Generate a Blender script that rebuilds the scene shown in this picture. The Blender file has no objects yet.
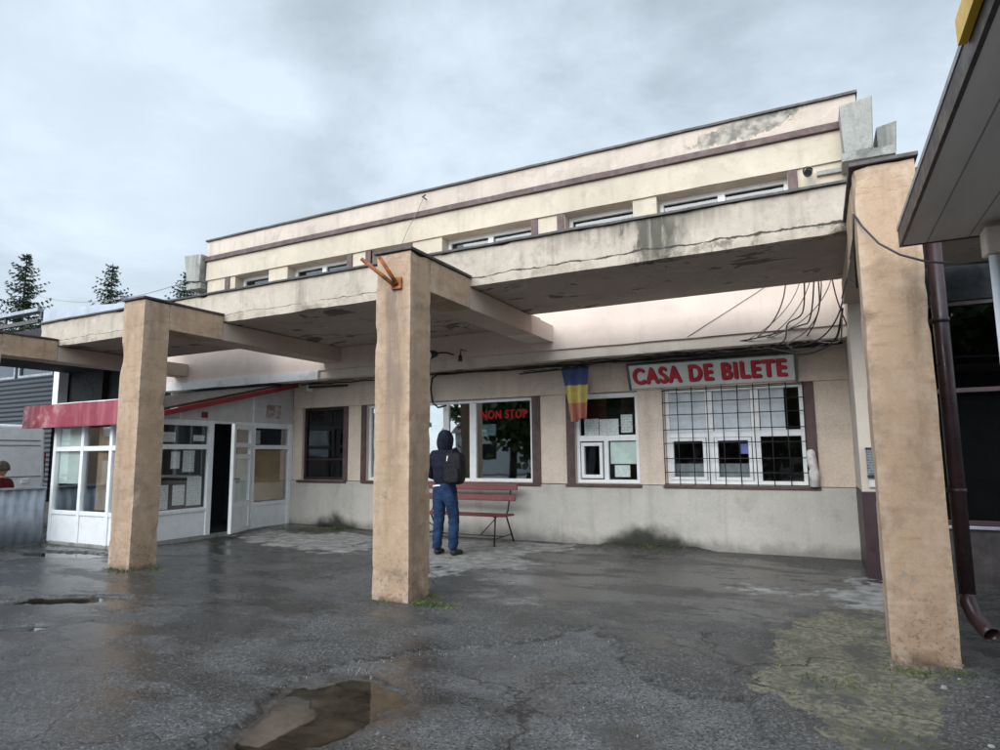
import bpy, math, random
import numpy as np
from mathutils import Vector, Matrix, noise as mnoise

SC = bpy.context.scene
COL = SC.collection
# ------------------------------------------------------------------ camera
cam = bpy.data.objects.new('camera', bpy.data.cameras.new('camera'))
COL.objects.link(cam)
cam.data.sensor_width = 36.0
cam.data.lens = 22.756
cam.data.clip_start = 0.05
cam.data.clip_end = 3000
R_ = Vector((0.89279, 0.45036, -0.00967)); U_ = Vector((0.06397, -0.10549, 0.99236)); F_ = Vector((-0.4459, 0.88659, 0.12299))
cam.matrix_world = Matrix(((R_.x, U_.x, -F_.x, 0), (R_.y, U_.y, -F_.y, 0), (R_.z, U_.z, -F_.z, 1.4), (0, 0, 0, 1)))
SC.camera = cam
# ------------------------------------------------------------------ exposure
SC.view_settings.view_transform = 'Standard'
SC.view_settings.look = 'None'
SC.view_settings.gamma = 1
SC.view_settings.use_curve_mapping = False
SC.view_settings.exposure = 0.78
SC.cycles.max_bounces = 10
SC.cycles.transparent_max_bounces = 16
SC.cycles.use_denoising = True
# ------------------------------------------------------------------ sun + sky (overcast)
SUN_EL, SUN_AZ = math.radians(29), math.radians(188)      # azimuth clockwise from +Y: light from behind-left of the camera
sd = Vector((math.sin(SUN_AZ) * math.cos(SUN_EL), math.cos(SUN_AZ) * math.cos(SUN_EL), math.sin(SUN_EL)))
sl = bpy.data.lights.new('sun', 'SUN')
sl.energy = 1.5
sl.angle = math.radians(45)
sl.color = (1.0, 0.97, 0.92)
so = bpy.data.objects.new('sun', sl)
so.rotation_euler = sd.to_track_quat('Z', 'Y').to_euler()
COL.objects.link(so)

W = bpy.data.worlds.new("World")
SC.world = W
W.use_nodes = True
wt = W.node_tree
wt.nodes.clear()


class G:
    """small node-graph builder"""
    def __init__(s, name=None, tree=None):
        if tree is None:
            s.mat = bpy.data.materials.new(name)
            s.mat.use_nodes = True
            tree = s.mat.node_tree
            tree.nodes.clear()
        s.t = tree
        s._pos = None

    def n(s, typ, inp=None, **attr):
        nd = s.t.nodes.new(typ)
        for k, v in attr.items():
            setattr(nd, k, v)
        for k, v in (inp or {}).items():
            s.put(nd.inputs[k], v)
        return nd

    def put(s, sock, v):
        if isinstance(v, bpy.types.NodeSocket):
            s.t.links.new(v, sock)
        elif isinstance(v, (tuple, list)) and len(v) == 3 and sock.type == 'RGBA':
            sock.default_value = (*v, 1)
        else:
            sock.default_value = v

    @property
    def pos(s):
        if s._pos is None:
            s._pos = s.n('ShaderNodeNewGeometry').outputs['Position']
        return s._pos

    def objpos(s):
        return s.n('ShaderNodeTexCoord').outputs['Object']

    def m(s, op, a, b=0.0, c=0.0, clamp=False):
        nd = s.n('ShaderNodeMath', operation=op, use_clamp=clamp)
        s.put(nd.inputs[0], a); s.put(nd.inputs[1], b); s.put(nd.inputs[2], c)
        return nd.outputs[0]

    def mix(s, f, a, b, blend='MIX'):
        nd = s.n('ShaderNodeMix', data_type='RGBA', blend_type=blend)
        s.put(nd.inputs[0], f); s.put(nd.inputs[6], a); s.put(nd.inputs[7], b)
        return nd.outputs[2]

    def mr(s, v, lo, hi, a=0.0, b=1.0, smooth=True):
        nd = s.n('ShaderNodeMapRange', interpolation_type='SMOOTHSTEP' if smooth else 'LINEAR')
        for i, q in enumerate((v, lo, hi, a, b)):
            s.put(nd.inputs[i], q)
        return nd.outputs[0]

    def vmul(s, v, k):
        nd = s.n('ShaderNodeVectorMath', operation='MULTIPLY')
        s.put(nd.inputs[0], v); nd.inputs[1].default_value = k
        return nd.outputs[0]

    def vadd(s, v, k):
        nd = s.n('ShaderNodeVectorMath', operation='ADD')
        s.put(nd.inputs[0], v); s.put(nd.inputs[1], k)
        return nd.outputs[0]

    def sep(s, v):
        return s.n('ShaderNodeSeparateXYZ', {0: v}).outputs

    def noise(s, scale, detail=4.0, rough=0.55, vec=None, dist=0.0):
        nd = s.n('ShaderNodeTexNoise', {'Scale': scale, 'Detail': detail, 'Roughness': rough, 'Distortion': dist})
        s.put(nd.inputs['Vector'], s.pos if vec is None else vec)
        return nd.outputs[0]

    def voro(s, scale, feature='F1', vec=None, rnd=1.0):
        nd = s.n('ShaderNodeTexVoronoi', {'Scale': scale, 'Randomness': rnd}, feature=feature)
        s.put(nd.inputs['Vector'], s.pos if vec is None else vec)
        return nd

    def attr(s, name):
        return s.n('ShaderNodeAttribute', attribute_name=name).outputs['Fac']

    def bump(s, h, strength=0.3, dist=0.01, normal=None):
        nd = s.n('ShaderNodeBump', {'Strength': strength, 'Distance': dist, 'Height': h})
        if normal is not None:
            s.put(nd.inputs['Normal'], normal)
        return nd.outputs[0]

    def done(s, col, rough=0.7, normal=None, metal=0.0, spec=0.5, **kw):
        b = s.n('ShaderNodeBsdfPrincipled', {'Base Color': col, 'Roughness': rough, 'Metallic': metal, 'Specular IOR Level': spec})
        for k, v in kw.items():
            s.put(b.inputs[k.replace('_', ' ')], v)
        if normal is not None:
            s.put(b.inputs['Normal'], normal)
        o = s.n('ShaderNodeOutputMaterial')
        s.t.links.new(b.outputs[0], o.inputs[0])
        return s.mat


# world: Nishita light under a procedural cloud deck
SKYO = (7.9, 4.4)
g = G(tree=wt)
sky = g.n('ShaderNodeTexSky', sky_type='NISHITA', sun_disc=False, sun_elevation=SUN_EL, sun_rotation=SUN_AZ)
dirv = g.n('ShaderNodeTexCoord').outputs['Generated']
dx, dy, dz = g.sep(dirv)
zz = g.m('ADD', g.m('MAXIMUM', dz, 0.0), 0.28)
cv = g.n('ShaderNodeCombineXYZ', {0: g.m('DIVIDE', dx, zz), 1: g.m('DIVIDE', dy, zz), 2: 0.37}).outputs[0]
n1 = g.noise(0.80, 8, 0.57, g.vadd(cv, (SKYO[0], SKYO[1], 0.0)), 0.35)
n2 = g.noise(1.9, 6, 0.58, g.vadd(cv, (3.1, 7.7, 1.0)), 0.45)
cl = g.m('ADD', g.m('MULTIPLY', n1, 0.68), g.m('MULTIPLY', n2, 0.32))
cl = g.mr(cl, 0.37, 0.63)
# a bright break low on the left (direction of the bright cloud in view)
def lobe(d, lo, hi):
    dn = g.n('ShaderNodeVectorMath', operation='DOT_PRODUCT')
    g.put(dn.inputs[0], dirv); dn.inputs[1].default_value = Vector(d).normalized()
    return g.mr(dn.outputs['Value'], lo, hi)
brk = lobe((-0.755, 0.49, 0.435), 0.955, 1.0)
cl = g.m('ADD', cl, g.m('MULTIPLY', brk, 0.75), clamp=True)
lowr = g.mr(dz, 0.60, 0.15)
cl = g.m('ADD', g.m('MULTIPLY', cl, 0.84), g.m('MULTIPLY', lowr, 0.22), clamp=True)
ccol = g.mix(cl, (2.75, 3.3, 3.8), (6.0, 6.9, 7.75))
ccol = g.mix(0.06, ccol, sky.outputs[0])
# sky boosted behind the camera, slightly overhead, to add light on the facade
bst = g.m('ADD', 1.0, g.m('ADD', g.m('MULTIPLY', lobe((-0.25, -0.9, 0.3), -0.1, 0.95), 2.2), g.m('MULTIPLY', g.mr(dz, 0.6, 1.0), 0.25)))
ccol = g.mix(1.0, ccol, g.n('ShaderNodeCombineXYZ', {0: bst, 1: bst, 2: bst}).outputs[0], 'MULTIPLY')
bg = g.n('ShaderNodeBackground', {'Color': ccol, 'Strength': 0.085})
wo = g.n('ShaderNodeOutputWorld')
wt.links.new(bg.outputs[0], wo.inputs[0])

# ------------------------------------------------------------------ object helpers
def tag(o, label=None, cat=None, group=None, kind=None):
    if label: o['label'] = label
    if cat: o['category'] = cat
    if group: o['group'] = group
    if kind: o['kind'] = kind
    return o


def thing(name, label, cat, loc=(0, 0, 0), group=None):
    o = bpy.data.objects.new(name, None)
    o.empty_display_size = 0.2
    COL.objects.link(o)
    o.location = loc
    return tag(o, label, cat, group)


def world_loc(o):
    v = Vector((0, 0, 0))
    while o is not None:
        v += Vector(o.location)
        o = o.parent
    return v


class Face:
    """a wall plane: u along it, v up, w out of it"""
    def __init__(s, o, U, N):
        s.o, s.U, s.N = Vector(o), Vector(U), Vector(N)

    def __call__(s, u, v, w):
        return s.o + s.U * u + Vector((0, 0, v)) + s.N * w


class MB:
    def __init__(s):
        s.v, s.f, s.sm = [], [], []

    def add(s, verts, faces, smooth=False):
        b = len(s.v)
        s.v += [Vector(q) for q in verts]
        s.f += [tuple(b + i for i in f) for f in faces]
        s.sm += [smooth] * len(faces)
        return s

    def hexa(s, c):
        return s.add(c, [(0, 3, 2, 1), (4, 5, 6, 7), (0, 1, 5, 4), (1, 2, 6, 5), (2, 3, 7, 6), (3, 0, 4, 7)])

    def box(s, x0, x1, y0, y1, z0, z1):
        return s.hexa([(x0, y0, z0), (x1, y0, z0), (x1, y1, z0), (x0, y1, z0), (x0, y0, z1), (x1, y0, z1), (x1, y1, z1), (x0, y1, z1)])

    def fbox(s, F, u0, u1, v0, v1, w0, w1):
        return s.hexa([F(u0, v0, w1), F(u1, v0, w1), F(u1, v0, w0), F(u0, v0, w0), F(u0, v1, w1), F(u1, v1, w1), F(u1, v1, w0), F(u0, v1, w0)])

    def quad(s, a, b, c, d):
        return s.add([a, b, c, d], [(0, 1, 2, 3)])

    def prism(s, poly, z0, z1, fn=lambda a, b, c: (a, b, c)):
        n = len(poly)
        vs = [fn(a, b, z0) for a, b in poly] + [fn(a, b, z1) for a, b in poly]
        fs = [tuple(range(n))[::-1], tuple(range(n, 2 * n))] + [(i, (i + 1) % n, n + (i + 1) % n, n + i) for i in range(n)]
        return s.add(vs, fs)

    def tube(s, pts, r, n=8, caps=True):
        pts = [Vector(p) for p in pts]
        rs = r if isinstance(r, (list, tuple)) else [r] * len(pts)
        prev = None
        vs = []
        for i, p in enumerate(pts):
            d = (pts[min(i + 1, len(pts) - 1)] - pts[max(i - 1, 0)]).normalized()
            a = prev if prev is not None else (Vector((0, 0, 1)) if abs(d.z) < 0.9 else Vector((1, 0, 0)))
            x = (a - d * a.dot(d)).normalized()
            prev = x
            y = d.cross(x)
            for k in range(n):
                t = 2 * math.pi * k / n
                vs.append(p + (x * math.cos(t) + y * math.sin(t)) * rs[i])
        fs = []
        for i in range(len(pts) - 1):
            for k in range(n):
                fs.append((i * n + k, i * n + (k + 1) % n, (i + 1) * n + (k + 1) % n, (i + 1) * n + k))
        s.add(vs, fs, True)
        if caps:
            b = len(s.v) - len(vs)
            s.f.append(tuple(b + k for k in range(n))[::-1]); s.sm.append(False)
            b2 = b + (len(pts) - 1) * n
            s.f.append(tuple(b2 + k for k in range(n))); s.sm.append(False)
        return s

    def rbox(s, x0, x1, y0, y1, z0, z1, step=0.12, amp=0.006, seed=0, chip=0.0):
        """box with a subdivided, slightly uneven skin (welded)"""
        nx, ny, nz = [max(1, int(round((b - a) / step))) for a, b in ((x0, x1), (y0, y1), (z0, z1))]
        idx = {}
        vs = []
        def vid(i, j, k):
            key = (i, j, k)
            if key not in idx:
                p = Vector((x0 + (x1 - x0) * i / nx, y0 + (y1 - y0) * j / ny, z0 + (z1 - z0) * k / nz))
                d = mnoise.noise_vector(p * 2.3 + Vector((seed, 0, 0))) * amp + mnoise.noise_vector(p * 9 + Vector((0, seed, 0))) * amp * 0.5
                e = (i in (0, nx)) + (j in (0, ny)) + (k in (0, nz))
                if e >= 2 and chip:
                    c = Vector(((x0 + x1) / 2, (y0 + y1) / 2, (z0 + z1) / 2))
                    q = max(0.0, mnoise.noise(p * 4.0 + Vector((seed, seed, 0))) - 0.18)
                    n_ = Vector((-1 if i == nx else 1 if i == 0 else 0, -1 if j == ny else 1 if j == 0 else 0, -1 if k == nz else 1 if k == 0 else 0))
                    d += n_ * q * chip
                idx[key] = len(vs)
                vs.append(p + d)
            return idx[key]
        fs = []
        for i in range(nx):
            for j in range(ny):
                fs.append((vid(i, j, 0), vid(i, j + 1, 0), vid(i + 1, j + 1, 0), vid(i + 1, j, 0)))
                fs.append((vid(i, j, nz), vid(i + 1, j, nz), vid(i + 1, j + 1, nz), vid(i, j + 1, nz)))
        for i in range(nx):
            for k in range(nz):
                fs.append((vid(i, 0, k), vid(i + 1, 0, k), vid(i + 1, 0, k + 1), vid(i, 0, k + 1)))
                fs.append((vid(i, ny, k), vid(i, ny, k + 1), vid(i + 1, ny, k + 1), vid(i + 1, ny, k)))
        for j in range(ny):
            for k in range(nz):
                fs.append((vid(0, j, k), vid(0, j, k + 1), vid(0, j + 1, k + 1), vid(0, j + 1, k)))
                fs.append((vid(nx, j, k), vid(nx, j + 1, k), vid(nx, j + 1, k + 1), vid(nx, j, k + 1)))
        return s.add(vs, fs)

    def build(s, name, mat, parent=None, bevel=0.0, sharp=35):
        base = world_loc(parent)
        me = bpy.data.meshes.new(name)
        me.from_pydata([tuple(q - base) for q in s.v], [], s.f)
        me.polygons.foreach_set('use_smooth', s.sm)
        me.materials.append(mat)
        me.update()
        o = bpy.data.objects.new(name, me)
        COL.objects.link(o)
        if parent is not None:
            o.parent = parent
        if bevel:
            b = o.modifiers.new('bevel', 'BEVEL')
            b.width = bevel; b.segments = 2; b.limit_method = 'ANGLE'; b.angle_limit = math.radians(50)
        return o


def wall_holes(mb, F, u0, u1, v0, v1, holes, t):
    """wall slab with real openings, front at w=0 and back at w=-t"""
    us = sorted({u0, u1, *[q for h in holes for q in h[:2]]})
    vs = sorted({v0, v1, *[q for h in holes for q in h[2:]]})
    us = [q for q in us if u0 <= q <= u1]; vs = [q for q in vs if v0 <= q <= v1]
    def solid(i, j):
        if i < 0 or j < 0 or i >= len(us) - 1 or j >= len(vs) - 1:
            return False
        cu, cvv = (us[i] + us[i + 1]) / 2, (vs[j] + vs[j + 1]) / 2
        return not any(h[0] < cu < h[1] and h[2] < cvv < h[3] for h in holes)
    for i in range(len(us) - 1):
        for j in range(len(vs) - 1):
            if not solid(i, j):
                continue
            a, b, c, d = us[i], us[i + 1], vs[j], vs[j + 1]
            mb.quad(F(a, c, 0), F(b, c, 0), F(b, d, 0), F(a, d, 0))
            mb.quad(F(b, c, -t), F(a, c, -t), F(a, d, -t), F(b, d, -t))
            if not solid(i - 1, j): mb.quad(F(a, c, -t), F(a, c, 0), F(a, d, 0), F(a, d, -t))
            if not solid(i + 1, j): mb.quad(F(b, c, 0), F(b, c, -t), F(b, d, -t), F(b, d, 0))
            if not solid(i, j - 1): mb.quad(F(a, c, -t), F(b, c, -t), F(b, c, 0), F(a, c, 0))
            if not solid(i, j + 1): mb.quad(F(a, d, 0), F(b, d, 0), F(b, d, -t), F(a, d, -t))


# ------------------------------------------------------------------ materials
def plaster(name, col, dark, streak=0.35, blotch=0.3, bump=0.25, rough=0.85, grain=0.12, extra=None, dirt=None, gscale=140):
    g = G(name)
    c = g.mix(g.mr(g.noise(0.9, 3), 0.3, 0.7), tuple(q * 0.9 for q in col), tuple(min(1, q * 1.06) for q in col))
    b = g.mr(g.noise(2.7, 7, 0.62, dist=0.4), 0.52, 0.72, 0, blotch)
    c = g.mix(b, c, dark)
    st = g.noise(1.0, 6, 0.6, g.vmul(g.pos, (5.5, 5.5, 0.42)))
    c = g.mix(g.mr(st, 0.5, 0.74, 0, streak), c, dark)
    pt = g.mr(g.noise(9.0, 8, 0.7, g.vadd(g.pos, (3.3, 1.1, 5.2))), 0.50, 0.70, 0, blotch * 0.9)
    c = g.mix(pt, c, g.mix(0.55, c, dark))
    lt = g.mr(g.noise(5.0, 7, 0.68, g.vadd(g.pos, (8.3, 6.1, 0.2))), 0.52, 0.66, 0, blotch * 0.7)
    c = g.mix(lt, c, tuple(min(1, q * 1.16) for q in col))
    gr = g.noise(gscale, 2)
    c = g.mix(grain, c, g.mix(g.mr(gr, 0.3, 0.7), (0.0, 0.0, 0.0), (1, 1, 1)), 'SOFT_LIGHT')
    h = g.m('ADD', g.m('MULTIPLY', gr, 0.6), g.m('MULTIPLY', g.noise(14, 4), 0.9))
    if dirt:
        z0, z1, dc, amt = dirt
        z = g.sep(g.pos)[2]
        zz = g.m('ADD', z, g.m('MULTIPLY', g.m('SUBTRACT', g.noise(4.5, 6, 0.65), 0.5), (z1 - z0) * 1.6))
        c = g.mix(g.mr(zz, z1, z0, 0, amt), c, dc)
    if extra:
        c, h = extra(g, c, h)
    return g.done(c, rough, g.bump(h, bump, 0.006), spec=0.3)


def plain(name, col, rough=0.5, metal=0.0, var=0.12, scale=6, bump=0.0, spec=0.5, dirtcol=None, dirt=0.0):
    g = G(name)
    c = g.mix(g.mr(g.noise(scale, 5), 0.3, 0.7), tuple(q * (1 - var) for q in col), tuple(min(1, q * (1 + var)) for q in col))
    if dirt:
        c = g.mix(g.mr(g.noise(scale * 1.7, 7, 0.65), 0.5, 0.75, 0, dirt), c, dirtcol)
        st = g.noise(1.0, 6, 0.6, g.vmul(g.pos, (9, 9, 0.8)))
        c = g.mix(g.mr(st, 0.52, 0.75, 0, dirt), c, dirtcol)
    nrm = g.bump(g.noise(60, 3), bump, 0.004) if bump else None
    r = g.mr(g.noise(scale * 2.3, 4), 0.3, 0.7, max(0.02, rough - 0.1), min(1, rough + 0.1))
    return g.done(c, r, nrm, metal, spec)


def band_mask(g, lo0, lo1, hi0, hi1, v):
    return g.m('MULTIPLY', g.mr(v, lo0, lo1), g.mr(v, hi1, hi0))


def parapet_extra(g, c, h):
    x, y, z = g.sep(g.pos)
    # spalled plaster patch near the right end of the parapet
    nn = g.noise(4.6, 8, 0.66)
    ex = g.m('DIVIDE', g.m('SUBTRACT', x, -0.62), 0.75)
    ez = g.m('DIVIDE', g.m('SUBTRACT', z, 5.81), 0.17)
    ez = g.m('SUBTRACT', ez, g.m('MULTIPLY', ex, 0.55))
    r = g.m('ADD', g.m('MULTIPLY', ex, ex), g.m('MULTIPLY', ez, ez))
    r = g.m('ADD', r, g.m('MULTIPLY', g.m('SUBTRACT', nn, 0.5), 4.2))
    k = g.mr(r, 1.0, 0.9)
    rim = g.mr(r, 1.25, 0.98)
    con = g.mix(g.mr(g.noise(7, 6), 0.35, 0.65), (0.17, 0.16, 0.14), (0.42, 0.38, 0.32))
    c = g.mix(g.m('MULTIPLY', rim, 0.5), c, (0.62, 0.45, 0.34))
    c = g.mix(k, c, con)
    sp = g.mr(g.noise(3.4, 7, 0.6, g.vadd(g.pos, (4.4, 1.7, 0))), 0.70, 0.72)
    c = g.mix(g.m('MULTIPLY', sp, 0.8), c, (0.36, 0.3, 0.25))
    return c, g.m('SUBTRACT', h, g.m('MULTIPLY', k, 3.0))


def fascia_extra(g, c, h):
    x, y, z = g.sep(g.pos)
    # moss-green mould running down from the sill flashing, right of the middle of the right bay
    w = g.noise(1.0, 5, 0.6, g.vmul(g.pos, (9, 9, 0.8)))
    w2 = g.noise(1.0, 7, 0.68, g.vmul(g.pos, (5.5, 5.5, 1.6)))
    wr = g.m('ADD', x, g.m('MULTIPLY', g.m('SUBTRACT', w2, 0.5), 1.1))
    big = g.m('MULTIPLY', band_mask(g, -1.80, -1.55, -1.30, -1.02, wr), g.mr(w2, 0.28, 0.55, 0.35, 1.0))
    big2 = g.m('MULTIPLY', band_mask(g, -2.75, -2.3, -0.9, -0.5, x), g.mr(z, 3.50, 3.80))
    mk = g.m('ADD', g.m('MULTIPLY', g.m('MULTIPLY', big2, 0.6), g.mr(w, 0.32, 0.6)), g.m('MULTIPLY', big, g.mr(w, 0.2, 0.55, 0.4, 1.0)))
    c = g.mix(g.m('MINIMUM', mk, 0.9), c, (0.06, 0.06, 0.046))
    # drip rows under the flashing everywhere
    dr = g.m('MULTIPLY', g.mr(z, 3.58, 3.79), g.mr(w, 0.42, 0.66))
    c = g.mix(g.m('MULTIPLY', dr, 0.45), c, (0.30, 0.27, 0.22))
    # long crack along the lower edge, opening to the right
    nx = g.noise(1.6, 7, 0.66, g.vmul(g.pos, (1, 0, 0)))
    zl = g.m('ADD', 3.445, g.m('MULTIPLY', g.m('SUBTRACT', nx, 0.5), 0.16))
    wd = g.mr(x, -6.0, 0.4, 0.005, 0.017, smooth=False)
    wd = g.m('MULTIPLY', wd, g.mr(g.noise(6, 4, 0.6, g.vmul(g.pos, (1, 0, 0))), 0.3, 0.75, 0.2, 1.6))
    d = g.m('ABSOLUTE', g.m('SUBTRACT', z, zl))
    k = g.mr(d, wd, g.m('MULTIPLY', wd, 0.6))
    k = g.m('MULTIPLY', k, g.mr(g.noise(0.9, 3, 0.5, g.vmul(g.pos, (1, 0, 0))), 0.34, 0.42))
    # broken-out band under the crack
    br = g.m('MULTIPLY', g.mr(g.m('SUBTRACT', zl, z), -0.004, 0.004), g.mr(g.noise(4.2, 7, 0.66), 0.47, 0.54))
    br = g.m('MULTIPLY', br, g.mr(x, -1.8, -0.4, 0.3, 1.0))
    c = g.mix(g.m('MULTIPLY', br, 0.8), c, g.mix(g.mr(g.noise(11, 6, 0.7), 0.42, 0.6), (0.10, 0.085, 0.065), (0.36, 0.32, 0.25)))
    c = g.mix(g.m('MULTIPLY', k, 0.95), c, (0.05, 0.043, 0.036))
    return c, g.m('SUBTRACT', h, g.m('ADD', g.m('MULTIPLY', k, 4.0), g.m('MULTIPLY', br, 1.5)))


def soffit_extra(g, c, h):
    p = g.vmul(g.pos, (0.8, 1.5, 1))
    nn = g.noise(1.5, 8, 0.62, p, 0.7)
    k = g.mr(nn, 0.575, 0.59)
    c = g.mix(g.m('MULTIPLY', k, 0.8), c, (0.10, 0.085, 0.075))
    e = g.m('MULTIPLY', g.mr(nn, 0.555, 0.573), g.mr(nn, 0.595, 0.576))
    c = g.mix(g.m('MULTIPLY', e, 0.6), c, (0.52, 0.47, 0.42))
    return c, g.m('SUBTRACT', h, g.m('MULTIPLY', k, 2.5))


def column_extra(g, c, h):
    x, y, z = g.sep(g.pos)
    # map-cracking of the render coat
    wv = g.vadd(g.pos, g.vmul(g.n('ShaderNodeTexNoise', {'Vector': g.pos, 'Scale': 3.0, 'Detail': 3}).outputs['Color'], (0.35, 0.35, 0.35)))
    v = g.voro(2.6, 'DISTANCE_TO_EDGE', wv).outputs['Distance']
    k = g.m('MULTIPLY', g.mr(v, 0.009, 0.003), g.mr(g.noise(1.3, 3), 0.50, 0.62))
    c = g.mix(g.m('MULTIPLY', k, 0.35), c, (0.20, 0.12, 0.07))
    # horizontal scour marks
    s_ = g.noise(1.0, 5, 0.6, g.vmul(g.pos, (3, 3, 20)))
    c = g.mix(g.mr(s_, 0.5, 0.75, 0, 0.5), c, (0.27, 0.165, 0.10))
    s5 = g.noise(3.0, 7, 0.66, g.vadd(g.pos, (7, 2, 4)))
    c = g.mix(g.mr(s5, 0.52, 0.68, 0, 0.3), c, (0.56, 0.43, 0.34))
    # pale worn arrises / salts low down
    s2 = g.m('MULTIPLY', g.mr(z, 1.3, 0.2), g.mr(g.noise(5, 6), 0.5, 0.68))
    c = g.mix(g.m('MULTIPLY', s2, 0.4), c, (0.62, 0.46, 0.36))
    # dark dirt speckle above the foot
    s3 = g.m('MULTIPLY', g.mr(z, 0.75, 0.08), g.mr(g.noise(30, 5, 0.7), 0.52, 0.62))
    c = g.mix(g.m('MULTIPLY', s3, 0.6), c, (0.13, 0.085, 0.055))
    ptn = g.n('ShaderNodeNewGeometry').outputs['Pointiness']
    ew = g.m('MULTIPLY', g.mr(ptn, 0.515, 0.58), g.mr(g.noise(16, 7, 0.7), 0.42, 0.60))
    c = g.mix(g.m('MULTIPLY', ew, 0.45), c, (0.56, 0.47, 0.38))
    ch = g.mr(g.noise(2.6, 8, 0.7, g.vadd(g.pos, (1, 9, 3))), 0.665, 0.68)
    c = g.mix(g.m('MULTIPLY', ch, 0.8), c, (0.30, 0.26, 0.22))
    h = g.m('SUBTRACT', h, g.m('MULTIPLY', ch, 2.0))
    # grey run-off stain below the rusted bracket of the middle column
    stx = g.m('MULTIPLY', band_mask(g, -3.90, -3.80, -3.66, -3.56, x), band_mask(g, 1.2, 2.2, 3.02, 3.08, z))
    ss = g.noise(1.0, 6, 0.6, g.vmul(g.pos, (12, 12, 1.2)))
    c = g.mix(g.m('MULTIPLY', g.m('MULTIPLY', stx, g.mr(ss, 0.36, 0.6)), 0.7), c, (0.17, 0.13, 0.11))
    return c, g.m('SUBTRACT', h, g.m('MULTIPLY', k, 2.0))


def plinth_extra(g, c, h):
    x, y, z = g.sep(g.pos)
    nn = g.m('MULTIPLY', g.m('SUBTRACT', g.noise(3.2, 6, 0.62), 0.5), 0.35)
    # damp stains with a humped outline rising from two soaked spots at the foot of the wall
    for cx, wx, hz in ((-2.35, 0.75, 0.30), (-8.35, 0.62, 0.27)):
        e = g.m('DIVIDE', g.m('SUBTRACT', x, cx), wx)
        top = g.m('MULTIPLY', g.m('SUBTRACT', 1.0, g.m('MULTIPLY', e, e)), hz)
        k = g.mr(g.m('ADD', g.m('SUBTRACT', top, z), nn), -0.10, 0.14)
        c = g.mix(g.m('MULTIPLY', k, 0.93), c, (0.016, 0.018, 0.013))
    return c, h


M = {}
M['cream'] = plaster('cream_plaster', (0.52, 0.45, 0.36), (0.36, 0.315, 0.25), 0.6, 0.6)
M['parapet'] = plaster('parapet_plaster', (0.51, 0.43, 0.368), (0.34, 0.29, 0.25), 0.7, 0.65, extra=parapet_extra)
M['pink'] = plaster('pink_plaster', (0.68, 0.56, 0.485), (0.5, 0.41, 0.355), 0.3, 0.3)
M['lip'] = plaster('ledge_plaster', (0.66, 0.57, 0.49), (0.33, 0.30, 0.27), 0.3, 0.35)
M['beige'] = plaster('beige_plaster', (0.72, 0.60, 0.50), (0.45, 0.36, 0.29), 0.35, 0.3, grain=0.3, gscale=90, bump=0.35)
M['ledgelit'] = plaster('lit_ledge_plaster', (0.78, 0.77, 0.75), (0.36, 0.35, 0.33), 0.35, 0.4)  # whiter copy of the ledge plaster: light through the canopy gap, painted in
M['plinth'] = plaster('grey_plinth', (0.53, 0.50, 0.455), (0.27, 0.26, 0.24), 0.35, 0.35, grain=0.25, dirt=(0.0, 0.22, (0.15, 0.14, 0.125), 0.7), extra=plinth_extra)
M['column'] = plaster('orange_roughcast', (0.43, 0.30, 0.203), (0.22, 0.152, 0.105), 0.6, 0.7, bump=0.32, grain=0.18, gscale=170, dirt=(0.0, 0.1, (0.07, 0.05, 0.035), 0.85), extra=column_extra)
M['fascia'] = plaster('fascia_plaster', (0.49, 0.42, 0.35), (0.25, 0.22, 0.18), 0.8, 0.8, extra=fascia_extra)
M['soffit'] = plaster('soffit_plaster', (0.42, 0.345, 0.295), (0.24, 0.195, 0.165), 0.0, 0.4, extra=soffit_extra)
M['beam'] = plaster('beam_plaster', (0.52, 0.41, 0.34), (0.34, 0.27, 0.22), 0.15, 0.25)
M['concrete'] = plaster('raw_concrete', (0.31, 0.31, 0.285), (0.07, 0.075, 0.062), 0.75, 0.75, bump=0.5, grain=0.35)
M['brown'] = plain('brown_paint', (0.085, 0.048, 0.045), 0.6, var=0.25, dirtcol=(0.2, 0.15, 0.13), dirt=0.3)
M['flash'] = plain('dark_flashing', (0.04, 0.031, 0.03), 0.5, var=0.3, dirtcol=(0.12, 0.1, 0.09), dirt=0.3)
M['maroon'] = plain('maroon_paint', (0.038, 0.018, 0.021), 0.5, var=0.2)
M['pvc'] = plain('white_pvc', (0.84, 0.85, 0.86), 0.38, var=0.04, dirtcol=(0.5, 0.48, 0.45), dirt=0.22)
M['pvcgrey'] = plain('weathered_white_panel', (0.60, 0.59, 0.58), 0.45, var=0.08, dirtcol=(0.38, 0.35, 0.33), dirt=0.3)
M['dark'] = plain('dark_void', (0.012, 0.012, 0.015), 0.8)
M['interior'] = plain('dim_room', (0.17, 0.155, 0.14), 0.9)
M['dimwall'] = plain('dim_blue_wall', (0.035, 0.045, 0.06), 0.9)
M['black'] = plain('black_rubber', (0.012, 0.012, 0.013), 0.5)
M['iron'] = plain('black_iron', (0.018, 0.018, 0.022), 0.5)
M['paper'] = plain('paper', (0.84, 0.85, 0.84), 0.8, var=0.1, scale=25)
M['paperblue'] = plain('pale_blue_paper', (0.45, 0.62, 0.75), 0.7, var=0.25, scale=14)
M['curtain'] = plain('pale_green_curtain', (0.74, 0.83, 0.79), 0.9, var=0.1)
M['netcurtain'] = plain('pale_curtain', (0.82, 0.83, 0.90), 0.9, var=0.08)
M['brownblind'] = plain('brown_blind', (0.30, 0.20, 0.12), 0.8, var=0.2)
M['tan'] = plain('tan_board', (0.62, 0.41, 0.23), 0.8, var=0.15, scale=3)
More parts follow.
